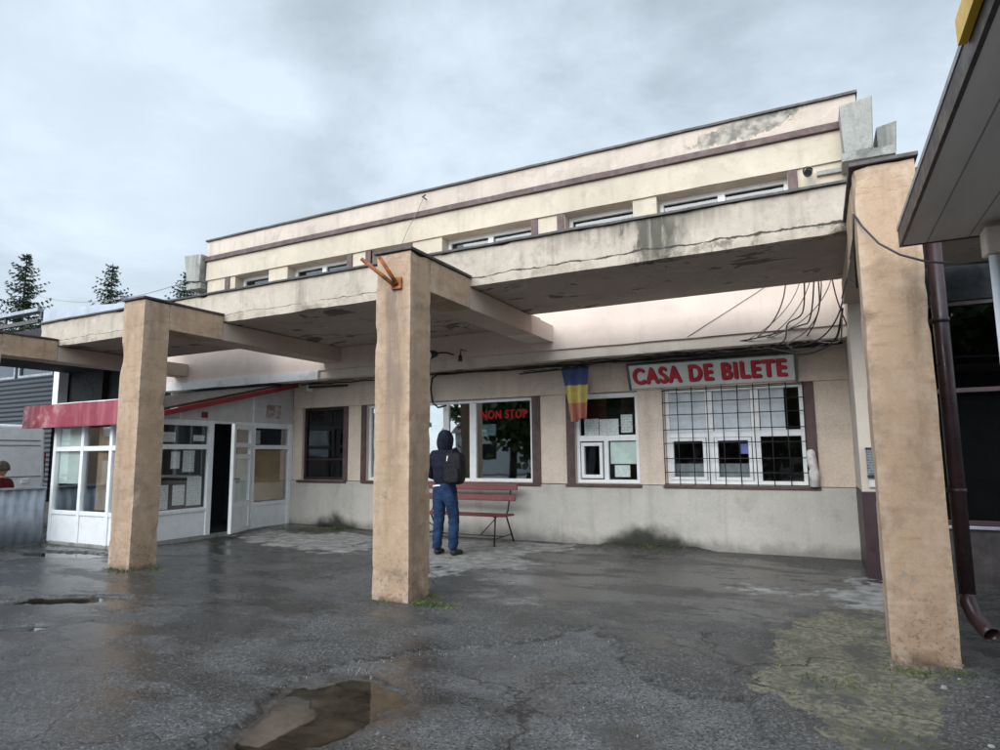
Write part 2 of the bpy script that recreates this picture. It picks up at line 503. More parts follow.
M['steel'] = plain('grey_steel', (0.30, 0.32, 0.35), 0.45, 0.4, var=0.2, dirtcol=(0.15, 0.14, 0.14), dirt=0.3)
M['cable'] = plain('cable_sheath', (0.02, 0.019, 0.02), 0.5)
M['cablegrey'] = plain('grey_cable_sheath', (0.22, 0.19, 0.18), 0.6)
M['whitepaint'] = plain('white_paint', (0.84, 0.85, 0.87), 0.4, var=0.05, dirtcol=(0.4, 0.4, 0.42), dirt=0.15)


def glass_mat(name, tint, refl=0.16, rough=0.015):
    g = G(name)
    lw = g.n('ShaderNodeLayerWeight', {'Blend': 0.35}).outputs['Fresnel']
    f = g.mr(lw, 0.0, 1.0, refl, 0.42, smooth=False)
    tr = g.n('ShaderNodeBsdfTransparent', {'Color': tint})
    gl = g.n('ShaderNodeBsdfGlossy', {'Color': (0.9, 0.93, 0.95), 'Roughness': rough})
    nb = g.bump(g.noise(1.6, 2), 0.05, 0.02)
    g.put(gl.inputs['Normal'], nb)
    ms = g.n('ShaderNodeMixShader')
    g.put(ms.inputs[0], f)
    g.t.links.new(tr.outputs[0], ms.inputs[1]); g.t.links.new(gl.outputs[0], ms.inputs[2])
    o = g.n('ShaderNodeOutputMaterial')
    g.t.links.new(ms.outputs[0], o.inputs[0])
    return g.mat


M['glass'] = glass_mat('window_glass', (0.96, 0.975, 0.97), 0.03)
M['glassmid'] = glass_mat('reflecting_window_glass', (0.8, 0.84, 0.83), 0.27)
M['glassdark'] = glass_mat('dark_window_glass', (0.25, 0.27, 0.28), 0.03)
M['glassup'] = glass_mat('upper_window_glass', (0.30, 0.33, 0.35), 0.06)

# faded red metal
g = G('faded_red_metal')
st = g.noise(1.0, 6, 0.6, g.vmul(g.pos, (6, 6, 0.9)))
c = g.mix(g.mr(g.noise(3, 5), 0.3, 0.7), (0.19, 0.012, 0.028), (0.27, 0.026, 0.05))
c = g.mix(g.mr(st, 0.45, 0.68, 0, 0.5), c, (0.42, 0.15, 0.16))
lf = g.m('MULTIPLY', g.mr(g.sep(g.pos)[0], -10.2, -11.6), g.mr(g.noise(2.6, 6, 0.65), 0.5, 0.64))
c = g.mix(g.m('MULTIPLY', lf, 0.6), c, (0.62, 0.42, 0.41))
M['red'] = g.done(c, 0.55, g.bump(g.noise(5, 3), 0.15, 0.01))
M['reddark'] = plain('red_trim', (0.22, 0.018, 0.026), 0.5, var=0.2)

# corrugated / ribbed sheets
def ribbed(name, col, axis, freq, rough=0.5, metal=0.3, strength=0.6, dirtcol=(0.2, 0.2, 0.21), dirt=0.35):
    g = G(name)
    q = g.sep(g.pos)[axis]
    w = g.m('SINE', g.m('MULTIPLY', q, freq))
    c = g.mix(g.mr(g.noise(2.2, 5), 0.3, 0.7), tuple(k * 0.85 for k in col), tuple(k * 1.1 for k in col))
    st = g.noise(1.0, 6, 0.6, g.vmul(g.pos, (7, 7, 0.6)))
    c = g.mix(g.mr(st, 0.5, 0.74, 0, dirt), c, dirtcol)
    return g.done(c, rough, g.bump(w, strength, 0.02), metal)


M['corr'] = ribbed('corrugated_sheet', (0.40, 0.43, 0.48), 1, 42, 0.5, 0.3)
M['louvre'] = ribbed('dark_louvre', (0.012, 0.016, 0.022), 2, 40, 0.5, 0.1, dirtcol=(0.03, 0.035, 0.04))

# soffit of the near kiosk: brown-grey planks with grooves along Y
g = G('plank_soffit')
x, y, z = g.sep(g.pos)
fr = g.m('FRACT', g.m('MULTIPLY', g.m('ADD', x, 4.97), 4.6))
gr = g.m('ADD', g.mr(fr, 0.035, 0.0), g.mr(fr, 0.975, 1.0))
pid = g.m('FLOOR', g.m('MULTIPLY', g.m('ADD', x, 4.97), 4.6))
pv = g.n('ShaderNodeTexWhiteNoise', {'W': pid}, noise_dimensions='1D').outputs[0]
c = g.mix(pv, (0.55, 0.515, 0.49), (0.64, 0.60, 0.575))
c = g.mix(g.mr(g.noise(1.0, 6, 0.6, g.vmul(g.pos, (3, 0.5, 1))), 0.4, 0.75, 0, 0.5), c, (0.2, 0.18, 0.17))
c = g.mix(g.m('MULTIPLY', gr, 0.7), c, (0.06, 0.053, 0.05))
M['planks'] = g.done(c, 0.6, g.bump(g.m('MULTIPLY', gr, -1.0), 0.6, 0.01))
M['yellow'] = plain('yellow_board', (0.75, 0.45, 0.03), 0.4)

# ------------------------------------------------------------------ GROUND (one sheet to the horizon)
rng = np.random.default_rng(5)
_lat = rng.random((256, 256))
def vnoise(x, y):
    xi = np.floor(x).astype(int); yi = np.floor(y).astype(int)
    fx = x - xi; fy = y - yi
    fx = fx * fx * (3 - 2 * fx); fy = fy * fy * (3 - 2 * fy)
    a = _lat[xi % 256, yi % 256]; b = _lat[(xi + 1) % 256, yi % 256]
    c = _lat[xi % 256, (yi + 1) % 256]; d = _lat[(xi + 1) % 256, (yi + 1) % 256]
    return (a * (1 - fx) + b * fx) * (1 - fy) + (c * (1 - fx) + d * fx) * fy
def fbm(x, y, o=5, r=0.5):
    s, a, t = 0, 1, 0
    for i in range(o):
        s = s + a * vnoise(x * 2 ** i + 17 * i, y * 2 ** i + 31 * i); t += a; a *= r
    return s / t
def sdf(px, py, poly):
    """signed distance to polygon, negative inside"""
    d = np.full(px.shape, 1e9); ins = np.zeros(px.shape, bool)
    n = len(poly)
    for i in range(n):
        ax, ay = poly[i]; bx, by = poly[(i + 1) % n]
        ex, ey = bx - ax, by - ay
        t = np.clip(((px - ax) * ex + (py - ay) * ey) / (ex * ex + ey * ey), 0, 1)
        d = np.minimum(d, np.hypot(px - ax - t * ex, py - ay - t * ey))
        cnd = ((ay > py) != (by > py)) & (px < (bx - ax) * (py - ay) / (by - ay + 1e-12) + ax)
        ins ^= cnd
    return np.where(ins, -d, d)
def sst(v, a, b):
    t = np.clip((v - a) / (b - a), 0, 1)
    return t * t * (3 - 2 * t)

ys = [1.5]
while ys[-1] < 10.3:
    ys.append(ys[-1] + 0.011 + 0.0028 * max(0, ys[-1] - 2.0))
xs = list(np.arange(-14.0, 3.001, 0.024))
XS = np.array([-900, -400, -150, -70, -40, -26, -19, -16, -15] + xs + [3.3, 4, 6, 10, 20, 50, 150, 400, 900], float)
YS = np.array([-900, -400, -150, -60, -25, -10, -4, -1, 0.4, 1.1] + ys + [10.6, 11.5, 14, 20, 35, 70, 150, 400, 900], float)
GX, GY = np.meshgrid(XS, YS)
near = (GX >= -14) & (GX <= 3) & (GY >= 1.5) & (GY <= 10.3)
nA = fbm(GX * 1.3, GY * 1.3, 5); nB = fbm(GX * 6 + 40, GY * 6 + 9, 5, 0.6); nC = fbm(GX * 0.45 + 5, GY * 0.45 + 11, 4)
jit = (nB - 0.5)
LAYER = [(-3.4, 1.2), (-2.95, 2.05), (-2.72, 2.36), (-3.0, 2.85), (-3.02, 3.4), (-2.75, 3.8), (-2.5, 4.1), (-2.3, 4.15), (-1.95, 4.6), (-1.75, 5.05), (-1.45, 4.75), (-1.2, 4.2), (-0.75, 3.9), (-0.45, 4.0), (-0.3, 3.4), (0.0, 2.6), (0.4, 1.2)]
PUD1 = [(-2.55, 2.3), (-2.78, 2.55), (-2.9, 2.75), (-2.92, 3.02), (-2.80, 3.22), (-2.58, 3.34), (-2.36, 3.27), (-2.20, 3.12), (-2.26, 2.86), (-2.22, 2.66), (-2.34, 2.5), (-2.4, 2.2)]
CONC1 = [(-6.2, 8.7), (-5.4, 7.5), (-4.6, 6.75), (-4.15, 6.35), (-3.7, 6.9), (-3.2, 7.1), (-3.3, 7.6), (-3.9, 7.9), (-3.7, 8.6), (-3.2, 8.9), (-3.4, 9.3), (-6.2, 9.4)]
CONC2 = [(-1.05, 7.1), (-0.6, 6.85), (-0.1, 6.95), (0.2, 6.6), (0.62, 6.55), (0.9, 7.7), (0.3, 8.2), (0.05, 7.5), (-0.3, 7.2), (-0.8, 7.3)]
CONC3 = [(-9.4, 8.1), (-8.0, 7.5), (-6.6, 7.2), (-5.9, 7.6), (-6.4, 8.8), (-7.3, 9.1), (-8.3, 8.6), (-9.4, 8.9)]
MOSS1 = [(-0.42, 4.25), (-0.34, 5.0), (-0.38, 5.6), (-0.1, 6.35), (0.3, 6.6), (0.6, 6.3), (0.55, 5.2), (0.50, 4.5), (0.38, 3.9), (0.42, 3.2), (0.55, 2.5), (0.6, 1.6), (0.35, 2.6), (0.1, 3.4), (-0.1, 3.9)]
sL = sdf(GX, GY, LAYER) + jit * 0.22
layer = sst(-sL, -0.010, 0.012)
s1 = sdf(GX, GY, PUD1) + jit * 0.16
def ell(cx, cy, rx, ry, ang):
    c_, s_ = math.cos(ang), math.sin(ang)
    u = ((GX - cx) * c_ + (GY - cy) * s_) / rx; v = (-(GX - cx) * s_ + (GY - cy) * c_) / ry
    return (np.hypot(u, v) - 1) * min(rx, ry) + jit * 0.22
s2 = ell(-6.75, 3.85, 0.62, 0.15, 0.45)
s3 = ell(-6.05, 3.05, 0.34, 0.09, 0.7)
s4 = ell(-9.9, 5.55, 0.85, 0.26, 0.15)
s5 = ell(-7.6, 3.3, 0.9, 0.10, 0.55)
sp = np.minimum.reduce([s1, s2, s3, s4, s5])
basin = sst(-sp, -0.06, 0.06)
conc = np.maximum.reduce([sst(-(sdf(GX, GY, q) + (nB - 0.5) * 0.75 + (nA - 0.5) * 0.5), -0.05, 0.03) for q in (CONC1, CONC2, CONC3)])
sM = sdf(GX, GY, MOSS1) + (nB - 0.5) * 0.4
moss = sst(-sM, -0.16, 0.16)
damp = sst(1 - np.hypot((GX + 2.35) / 1.0, (GY - 9.6) / 0.85) + (nB - 0.5) * 0.6, 0.0, 0.5)
damp = np.maximum(damp, sst(1 - np.hypot((GX + 8.3) / 1.0, (GY - 9.5) / 0.9) + (nB - 0.5) * 0.7, 0.0, 0.4))
wet_shade = sst(-5.2 * (GX + 3.1) * 0.1 - (GY - 3.4) * 0.36 + (nA - 0.5) * 1.5 + (nC - 0.5) * 1.6, -0.5, 1.0)
wet_shade = np.maximum(wet_shade, sst(-sp, -0.45, -0.02) * 0.8)
wet_shade = np.maximum(wet_shade, 0.95 * sst(1.0 - np.hypot((GX + 1.4) / 3.6, (GY - 7.2) / 2.0) + (nA - 0.5) * 0.7 + (nB - 0.5) * 0.35, 0.0, 0.25))  # wet zone that also paints the canopy's shade into the asphalt
wet_shade = np.maximum(wet_shade, sst(GX - 0.75 + jit * 0.4, 0, 0.2))  # ground under the awning darkened through the same mask
wet_shade = np.maximum(wet_shade, sst(nC + 0.25 * nA, 0.66, 0.85) * 0.8)
wet_shade = wet_shade * (1 - 0.9 * moss) * (1 - 0.85 * conc)
Hh = (nA - 0.5) * 0.010 + (nC - 0.5) * 0.012
Hh = Hh + (1 - layer) * 0.014 * sst(7.5 - GY, 0, 1.5) - layer * 0.0
Hh = Hh + (nB - 0.5) * (0.003 + 0.006 * layer + 0.008 * moss + 0.006 * conc)
Hh = Hh - moss * 0.006
Hh = Hh * (1 - basin) + basin * (-0.030 + (nB - 0.5) * 0.008)
Hh = Hh + 0.05 * damp * sst(9.6 - np.abs(GX + 2.35) * 0 - 8.6 + 0 * GX, 0, 1) * (GX > -5)
Hh = Hh + 0.07 * sst(GY, 7.5, 9.6) * sst(-GX, 6.0, 8.8)
Hh = np.where(near, Hh, np.where(np.hypot(GX, GY) > 12, -0.02, 0.0))
nyy, nxx = GX.shape
me = bpy.data.meshes.new('ground')
co = np.stack([GX, GY, Hh], -1).reshape(-1, 3)
ii, jj = np.meshgrid(np.arange(nyy - 1), np.arange(nxx - 1), indexing='ij')
q = np.stack([ii * nxx + jj, ii * nxx + jj + 1, (ii + 1) * nxx + jj + 1, (ii + 1) * nxx + jj], -1).reshape(-1, 4)
me.vertices.add(len(co)); me.vertices.foreach_set('co', co.astype(np.float32).ravel())
me.loops.add(q.size); me.loops.foreach_set('vertex_index', q.astype(np.int32).ravel())
me.polygons.add(len(q)); me.polygons.foreach_set('loop_start', np.arange(0, q.size, 4, dtype=np.int32))
me.update(calc_edges=True)
me.polygons.foreach_set('use_smooth', np.ones(len(q), bool))
for nm, arr in (('layer', layer), ('conc', conc), ('moss', moss), ('damp', damp), ('wet_shade', wet_shade), ('basin', sst(-s1, -0.06, 0.06)), ('seam', np.exp(-((sL + 0.01) / 0.016) ** 2) * (GY < 6) * sst(nB, 0.35, 0.5)), ('silt', sst(-s1, -0.16, 0.0) * (1 - sst(-s1, -0.03, 0.05))), ('edge', np.exp(-(sL / 0.035) ** 2) * (GY < 7) + np.exp(-(s1 / 0.05) ** 2) * 0.6)):
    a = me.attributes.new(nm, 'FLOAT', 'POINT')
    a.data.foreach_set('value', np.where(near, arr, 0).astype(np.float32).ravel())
ground = bpy.data.objects.new('ground', me)
COL.objects.link(ground)
tag(ground, kind='structure')

g = G('wet_asphalt')
ly, cn, ms_, dp, we, ba, ed = [g.attr(k) for k in ('layer', 'conc', 'moss', 'damp', 'wet_shade', 'basin', 'edge')]
fine = g.noise(230, 2); mid = g.noise(55, 4, 0.6); big = g.noise(1.1, 6, 0.6)
vo = g.voro(95)
stone = g.sep(vo.outputs['Color'])[0]
asp = g.mix(g.mr(big, 0.3, 0.7), (0.052, 0.050, 0.047), (0.100, 0.096, 0.091))
old = g.mix(g.mr(g.noise(2.3, 6, 0.6), 0.3, 0.7), (0.072, 0.070, 0.068), (0.125, 0.122, 0.119))
c = g.mix(ly, asp, old)
c = g.mix(g.m('MULTIPLY', g.mr(stone, 0.70, 0.95), g.mr(mid, 0.42, 0.62, 0.2, 0.9)), c, (0.24, 0.24, 0.24))
c = g.mix(g.mr(stone, 0.35, 0.05, 0, 0.8), c, (0.02, 0.018, 0.02))
bst_ = g.mr(g.noise(1.7, 6, 0.6, g.vadd(g.pos, (9, 3, 0))), 0.52, 0.68, 0, 0.65)
c = g.mix(bst_, c, (0.045, 0.039, 0.033))
cc = g.mix(g.mr(g.noise(6, 7, 0.65), 0.35, 0.65), (0.18, 0.175, 0.165), (0.38, 0.37, 0.35))
c = g.mix(g.m('MULTIPLY', cn, 0.85), c, cc)
mc = g.mix(g.mr(g.noise(26, 8, 0.75), 0.38, 0.62), (0.075, 0.071, 0.052), (0.25, 0.228, 0.16))
mc = g.mix(g.mr(g.noise(3.1, 6, 0.65, g.vadd(g.pos, (2, 8, 0))), 0.45, 0.66, 0, 0.75), mc, (0.085, 0.083, 0.052))
mc = g.mix(g.mr(g.noise(2.2, 6, 0.65, g.vadd(g.pos, (5, 1, 0))), 0.54, 0.62, 0, 0.8), mc, (0.06, 0.058, 0.055))
mse = g.mr(g.m('ADD', ms_, g.m('MULTIPLY', g.m('SUBTRACT', g.noise(5.5, 8, 0.72), 0.5), 1.5)), 0.34, 0.50)
c = g.mix(g.m('MULTIPLY', mse, 0.85), c, mc)
c = g.mix(g.m('MULTIPLY', dp, 0.85), c, g.mix(g.mr(g.noise(8, 6), 0.45, 0.62), (0.014, 0.014, 0.012), (0.035, 0.045, 0.018)))
c = g.mix(g.m('MULTIPLY', ed, g.mr(g.noise(16, 5, 0.65), 0.35, 0.6, 0.1, 0.85)), c, g.mix(g.mr(g.noise(40, 4), 0.45, 0.6), (0.02, 0.02, 0.02), (0.16, 0.155, 0.145)))
c = g.mix(g.m('MULTIPLY', ba, 0.85), c, g.mix(g.mr(g.noise(7, 6), 0.35, 0.65), (0.11, 0.092, 0.07), (0.24, 0.205, 0.16)))
c = g.mix(g.m('MULTIPLY', g.attr('silt'), g.mr(g.noise(12, 6, 0.7), 0.3, 0.6, 0.3, 0.85)), c, (0.06, 0.05, 0.04))
c = g.mix(g.m('MULTIPLY', g.attr('seam'), 0.8), c, (0.014, 0.013, 0.012))
# cracks
wv = g.vadd(g.pos, g.vmul(g.n('ShaderNodeTexNoise', {'Vector': g.pos, 'Scale': 1.6, 'Detail': 5, 'Roughness': 0.6}).outputs['Color'], (0.9, 0.9, 0.0)))
vd = g.voro(0.62, 'DISTANCE_TO_EDGE', wv).outputs['Distance']
ck = g.m('MULTIPLY', g.mr(vd, 0.008, 0.002), g.mr(g.noise(0.8, 4), 0.43, 0.56))
c = g.mix(g.m('MULTIPLY', ck, 0.75), c, (0.018, 0.014, 0.014))
# thin pale grit along some cracks and scattered
gv = g.voro(17)
sp_ = g.m('MULTIPLY', g.mr(gv.outputs['Distance'], 0.11, 0.06), g.mr(g.sep(gv.outputs['Color'])[1], 0.90, 0.92))
c = g.mix(g.m('MULTIPLY', sp_, 0.6), c, (0.30, 0.29, 0.27))
wn = g.mr(g.noise(1.0, 8, 0.66, g.vadd(g.vmul(g.pos, (1.0, 2.2, 1.0)), (1, 5, 0))), 0.38, 0.62)
wet_shade_f = g.m('ADD', g.m('MULTIPLY', we, g.mr(wn, 0.0, 1.0, 0.45, 1.0)), g.m('MULTIPLY', wn, g.mr(cn, 0.0, 0.5, 0.22, 0.0)), clamp=True)
c = g.mix(g.m('MULTIPLY', wet_shade_f, 0.72), c, g.mix(1.0, c, (0.36, 0.36, 0.36), 'MULTIPLY'))  # wetness and the painted canopy shade both darken the colour here
ro = g.mr(wet_shade_f, 0.0, 1.0, 0.66, 0.20)
ro = g.m('ADD', ro, g.m('MULTIPLY', g.m('ADD', ms_, cn), 0.2), clamp=True)
hh = g.m('ADD', g.m('MULTIPLY', stone, 0.5), g.m('ADD', g.m('MULTIPLY', fine, 0.35), g.m('MULTIPLY', mid, 0.9)))
hh = g.m('SUBTRACT', hh, g.m('MULTIPLY', ck, 2.5))
stg = g.mr(wet_shade_f, 0, 1, 0.65, 0.30)
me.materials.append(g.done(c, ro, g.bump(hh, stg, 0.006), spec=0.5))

g = G('puddle_water')
nb = g.bump(g.noise(7, 2), 0.02, 0.01)
lw = g.n('ShaderNodeFresnel', {'IOR': 1.33}).outputs[0]
tr = g.n('ShaderNodeBsdfTransparent', {'Color': (0.78, 0.73, 0.66)})
gl = g.n('ShaderNodeBsdfGlossy', {'Color': (1, 1, 1), 'Roughness': 0.02})
g.put(gl.inputs['Normal'], nb)
msx = g.n('ShaderNodeMixShader'); g.put(msx.inputs[0], lw)
g.t.links.new(tr.outputs[0], msx.inputs[1]); g.t.links.new(gl.outputs[0], msx.inputs[2])
oo = g.n('ShaderNodeOutputMaterial'); g.t.links.new(msx.outputs[0], oo.inputs[0])
M['water'] = g.mat


def puddle(poly, z, grow=1.25):
    cx = sum(p[0] for p in poly) / len(poly); cy = sum(p[1] for p in poly) / len(poly)
    mb = MB()
    mb.add([(cx + (x - cx) * grow, cy + (y - cy) * grow, z) for x, y in poly], [tuple(range(len(poly)))])
    o = mb.build('puddle', M['water'])
    tag(o, kind='structure')


def epoly(cx, cy, rx, ry, a):
    return [(cx + rx * math.cos(t) * math.cos(a) - ry * math.sin(t) * math.sin(a), cy + rx * math.cos(t) * math.sin(a) + ry * math.sin(t) * math.cos(a)) for t in [k * math.pi / 10 for k in range(20)]]


puddle(PUD1[::-1], -0.011, 1.12)
puddle(epoly(-6.75, 3.85, 0.72, 0.26, 0.45), -0.012)
puddle(epoly(-6.05, 3.05, 0.42, 0.18, 0.7), -0.012)
puddle(epoly(-9.9, 5.55, 0.95, 0.36, 0.15), -0.012)
puddle(epoly(-7.6, 3.3, 1.0, 0.2, 0.55), -0.012)
# ------------------------------------------------------------------ STATION BUILDING
YU, YG = 8.85, 9.55
bld = thing('station_building', 'two storey cream and pink plastered station with ribbon windows and a grey plinth', 'building', (-5.3, 9.6, 0))
FU = Face((0, YU, 0), (1, 0, 0), (0, -1, 0))
FG = Face((0, YG, 0), (1, 0, 0), (0, -1, 0))
rb = MB(); rb.rbox(-11.4, 0.68, YU + 0.004, YU + 0.25, 5.592, 5.93, 0.16, 0.006, 3); rb.build('parapet', M['parapet'], bld)
mb = MB(); mb.rbox(-11.43, 0.70, YU - 0.035, YU + 0.32, 5.932, 5.965, 0.3, 0.007, 5); mb.build('parapet_capping', M['flash'], bld)
mb = MB(); mb.rbox(-11.42, 0.50, YU - 0.05, YU + 0.2, 5.495, 5.589, 0.3, 0.006, 9); mb.build('roof_band', M['brown'], bld, 0.006)
mb = MB(); mb.rbox(-11.4, 0.66, YU, YU + 0.3, 5.085, 5.492, 0.16, 0.005, 7); mb.build('upper_band', M['cream'], bld)
UPW = [(-10.55, -9.60), (-9.10, -7.60), (-7.05, -6.15), (-5.55, -3.89), (-3.32, -2.25), (-1.90, -0.17)]
mb = MB(); wall_holes(mb, Face((0, YU + 0.03, 0), (1, 0, 0), (0, -1, 0)), -11.38, 0.62, 4.24, 5.083, [(a, b, 4.40, 5.075) for a, b in UPW], 0.32)
mb.build('window_band_wall', M['cream'], bld)
mb = MB(); mb.rbox(-12.7, 0.378, YU + 0.002, YU + 0.26, 2.955, 4.236, 0.2, 0.006, 11); mb.build('upper_wall', M['pink'], bld)
mb = MB()
mb.rbox(-8.2, 0.378, YU + 0.03, YU + 0.24, 2.80, 2.952, 0.22, 0.006, 13)
mb.build('ledge', M['lip'], bld)
mb = MB(); mb.rbox(-12.7, -8.203, YU - 0.03, YU + 0.24, 2.79, 2.952, 0.22, 0.008, 14); mb.build('ledge', M['ledgelit'], bld)
mb = MB(); mb.box(-12.7, 0.378, YU + 0.25, YG + 0.2, 2.83, 2.88); mb.build('overhang_soffit', M['soffit'], bld)
# painted strips beside the upper windows
for a, b in ((-10.83, -10.70), (-7.60, -7.48), (-7.17, -7.05), (-3.88, -3.77), (-3.44, -3.33), (-0.165, -0.05)):
    mb = MB(); mb.box(a, b, YU + 0.005, YU + 0.06, 4.38, 5.08); mb.build('painted_strip', M['brown'], bld, 0.004)
for a, b in UPW:
    F = Face((0, YU + 0.27, 0), (1, 0, 0), (0, -1, 0))
    w = 0.055
    mb = MB()
    mb.fbox(F, a, b, 4.40, 4.46, -0.05, 0.03); mb.fbox(F, a, b, 5.01, 5.075, -0.05, 0.03)
    mb.fbox(F, a, a + w, 4.46, 5.01, -0.05, 0.03); mb.fbox(F, b - w, b, 4.46, 5.01, -0.05, 0.03)
    if b - a > 1.3:
        mu = (a + b) / 2
        mb.fbox(F, mu - 0.05, mu + 0.05, 4.46, 5.01, -0.05, 0.03)
    fr = mb.build('window', M['pvc'], bld, 0.006)
    mb = MB(); mb.fbox(F, a + w, b - w, 4.46, 5.01, -0.02, -0.012); mb.build('pane', M['glassup'], fr)
    mb = MB(); mb.box(a + 0.01, b - 0.01, YU + 0.6, YU + 0.62, 4.3, 5.08); mb.build('blind', M['interior'], fr)
# body behind the facade
mb = MB(); mb.box(-11.38, 0.60, 9.25, 17, 5.4, 5.85); mb.build('roof', M['concrete'], bld)
mb = MB()
mb.box(-11.38, -11.16, YU + 0.31, 17, 4.25, 5.395); mb.box(0.40, 0.62, YU + 0.31, 17, 4.25, 5.395); mb.box(-11.15, 0.39, 16.8, 17, 0, 5.395)
mb.build('side_wall', M['cream'], bld)
mb = MB(); mb.box(-12.7, -12.45, 9.12, 17, 0, 4.23); mb.build('side_wall', M['pink'], bld)
mb = MB(); mb.box(-12.4, 0.378, 9.2, 16.7, 4.05, 4.2); mb.build('upper_floor', M['dark'], bld)
# concrete ends of the roof gutter
for nm, pts, y0, y1 in (('gutter_block', [(0.49, 5.02), (0.80, 5.02), (0.83, 5.70), (0.47, 5.65)], 8.52, 9.1), ('gutter_block', [(0.90, 5.17), (1.10, 5.17), (1.13, 5.58), (0.90, 5.54)], 9.1, 9.6),
                        ('gutter_block', [(-11.85, 5.10), (-11.46, 5.05), (-11.42, 5.64), (-11.95, 5.68)], 8.72, 9.3)):
    mb = MB(); mb.prism(pts, y0, y1, lambda a, b, c: (a, c, b)); mb.build(nm, M['concrete'], bld, 0.015)
mb = MB(); mb.rbox(0.46, 1.02, 8.48, 9.08, 4.90, 5.005, 0.15, 0.01, 4); mb.rbox(0.18, 0.62, YU - 0.02, YU + 0.04, 4.93, 4.985, 0.15, 0.004, 5); mb.build('gutter_slab', M['concrete'], bld)
mb = MB(); mb.rbox(-11.9, -11.45, 8.76, 9.25, 4.92, 5.045, 0.15, 0.01, 4); mb.build('gutter_slab', M['concrete'], bld)

# ground floor front with real openings
mb = MB(); mb.rbox(-9.46, 0.378, YG - 0.035, YG + 0.25, 2.335, 2.826, 0.18, 0.005, 21); mb.build('lintel', M['beige'], bld)
GW = [(-9.24, -8.17), (-7.63, -4.22), (-3.48, -2.46), (-2.06, -0.17)]
mb = MB(); wall_holes(mb, FG, -12.4, 0.378, 0.915, 2.333, [(a, b, 0.92, 2.333) for a, b in GW], 0.25); mb.build('ground_wall', M['beige'], bld)
mb = MB(); mb.rbox(-12.4, 0.378, YG - 0.045, YG + 0.22, -0.1, 0.905, 0.14, 0.008, 23); mb.build('plinth', M['plinth'], bld)
for a, b in ((-8.172, -8.07), (-7.75, -7.632), (-4.218, -4.07), (-3.62, -3.482), (-0.168, -0.04)):
    mb = MB(); mb.box(a, b, YG - 0.022, YG + 0.1, 0.91, 2.334); mb.build('painted_strip', M['brown'], bld, 0.004)
for a, b in ((-9.30, -8.06), (-7.7, -4.06), (-3.63, -2.42), (-2.10, -0.03)):
    mb = MB(); mb.box(a, b, YG - 0.075, YG + 0.06, 0.872, 0.918); mb.build('window_sill', M['brown'], bld, 0.006)
# rooms behind
mb = MB()
mb.quad((-9.4, 9.85, 0.0), (0.378, 9.85, 0.0), (0.378, 13.5, 0.0), (-9.4, 13.5, 0.0))
mb.quad((-9.4, 13.5, 0), (0.378, 13.5, 0), (0.378, 13.5, 2.8), (-9.4, 13.5, 2.8))
mb.quad((-9.4, 9.85, 2.8), (-9.4, 13.5, 2.8), (0.378, 13.5, 2.8), (0.378, 9.85, 2.8))
for xw in (-9.4, -7.7, -3.9, -2.25, 0.36):
    mb.quad((xw, 9.85, 0), (xw, 13.5, 0), (xw, 13.5, 2.8), (xw, 9.85, 2.8))
mb.build('rooms', M['interior'], bld)
FW = Face((0, YG + 0.09, 0), (1, 0, 0), (0, -1, 0))


def window(parent, F, u0, u1, v0, v1, bars, mat, glass='glass', fw=0.055, d=0.03, back=0.04, name='window'):
    mb = MB()
    mb.fbox(F, u0, u1, v0, v0 + fw, -back, d); mb.fbox(F, u0, u1, v1 - fw, v1, -back, d)
    mb.fbox(F, u0, u0 + fw, v0 + fw, v1 - fw, -back, d); mb.fbox(F, u1 - fw, u1, v0 + fw, v1 - fw, -back, d)
    for i, (a, b, c, e) in enumerate(bars):
        mb.fbox(F, a, b, c, e, -back + 0.002 + 0.001 * i, d - 0.003 - 0.0015 * i)
    fr = mb.build(name, mat, parent, 0.005)
    gp = MB(); gp.fbox(F, u0 + fw * 0.6, u1 - fw * 0.6, v0 + fw * 0.6, v1 - fw * 0.6, -0.012, -0.004)
    gp.build('pane', M[glass], fr)
    return fr


# A: dark window beside the kiosk
wA = window(bld, FW, -9.235, -8.175, 0.925, 2.328, [(-8.26, -8.23, 0.98, 2.27), (-9.18, -8.26, 1.30, 1.33)], M['maroon'], 'glassdark', 0.05)
mb = MB(); mb.box(-8.95, -8.25, 9.80, 9.81, 0.95, 1.35); mb.build('curtain', M['netcurtain'], wA)
# B: wide window and panels behind the middle column
wB = window(bld, FW, -7.625, -4.225, 0.925, 2.328, [(-5.44, -5.31, 0.98, 2.27), (-5.98, -5.86, 0.98, 2.27), (-7.0, -6.94, 0.98, 2.27), (-6.45, -6.40, 0.98, 2.27)], M['pvc'], 'glassmid')
mb = MB(); mb.fbox(FW, -7.56, -5.99, 0.98, 2.27, -0.036, -0.02); mb.build('infill_panel', M['pvcgrey'], wB)
# the sash of the left light is set a bit open and darker inside
mb = MB(); mb.box(-5.85, -5.45, 9.95, 9.96, 0.9, 2.3); mb.build('blind', M['interior'], wB)
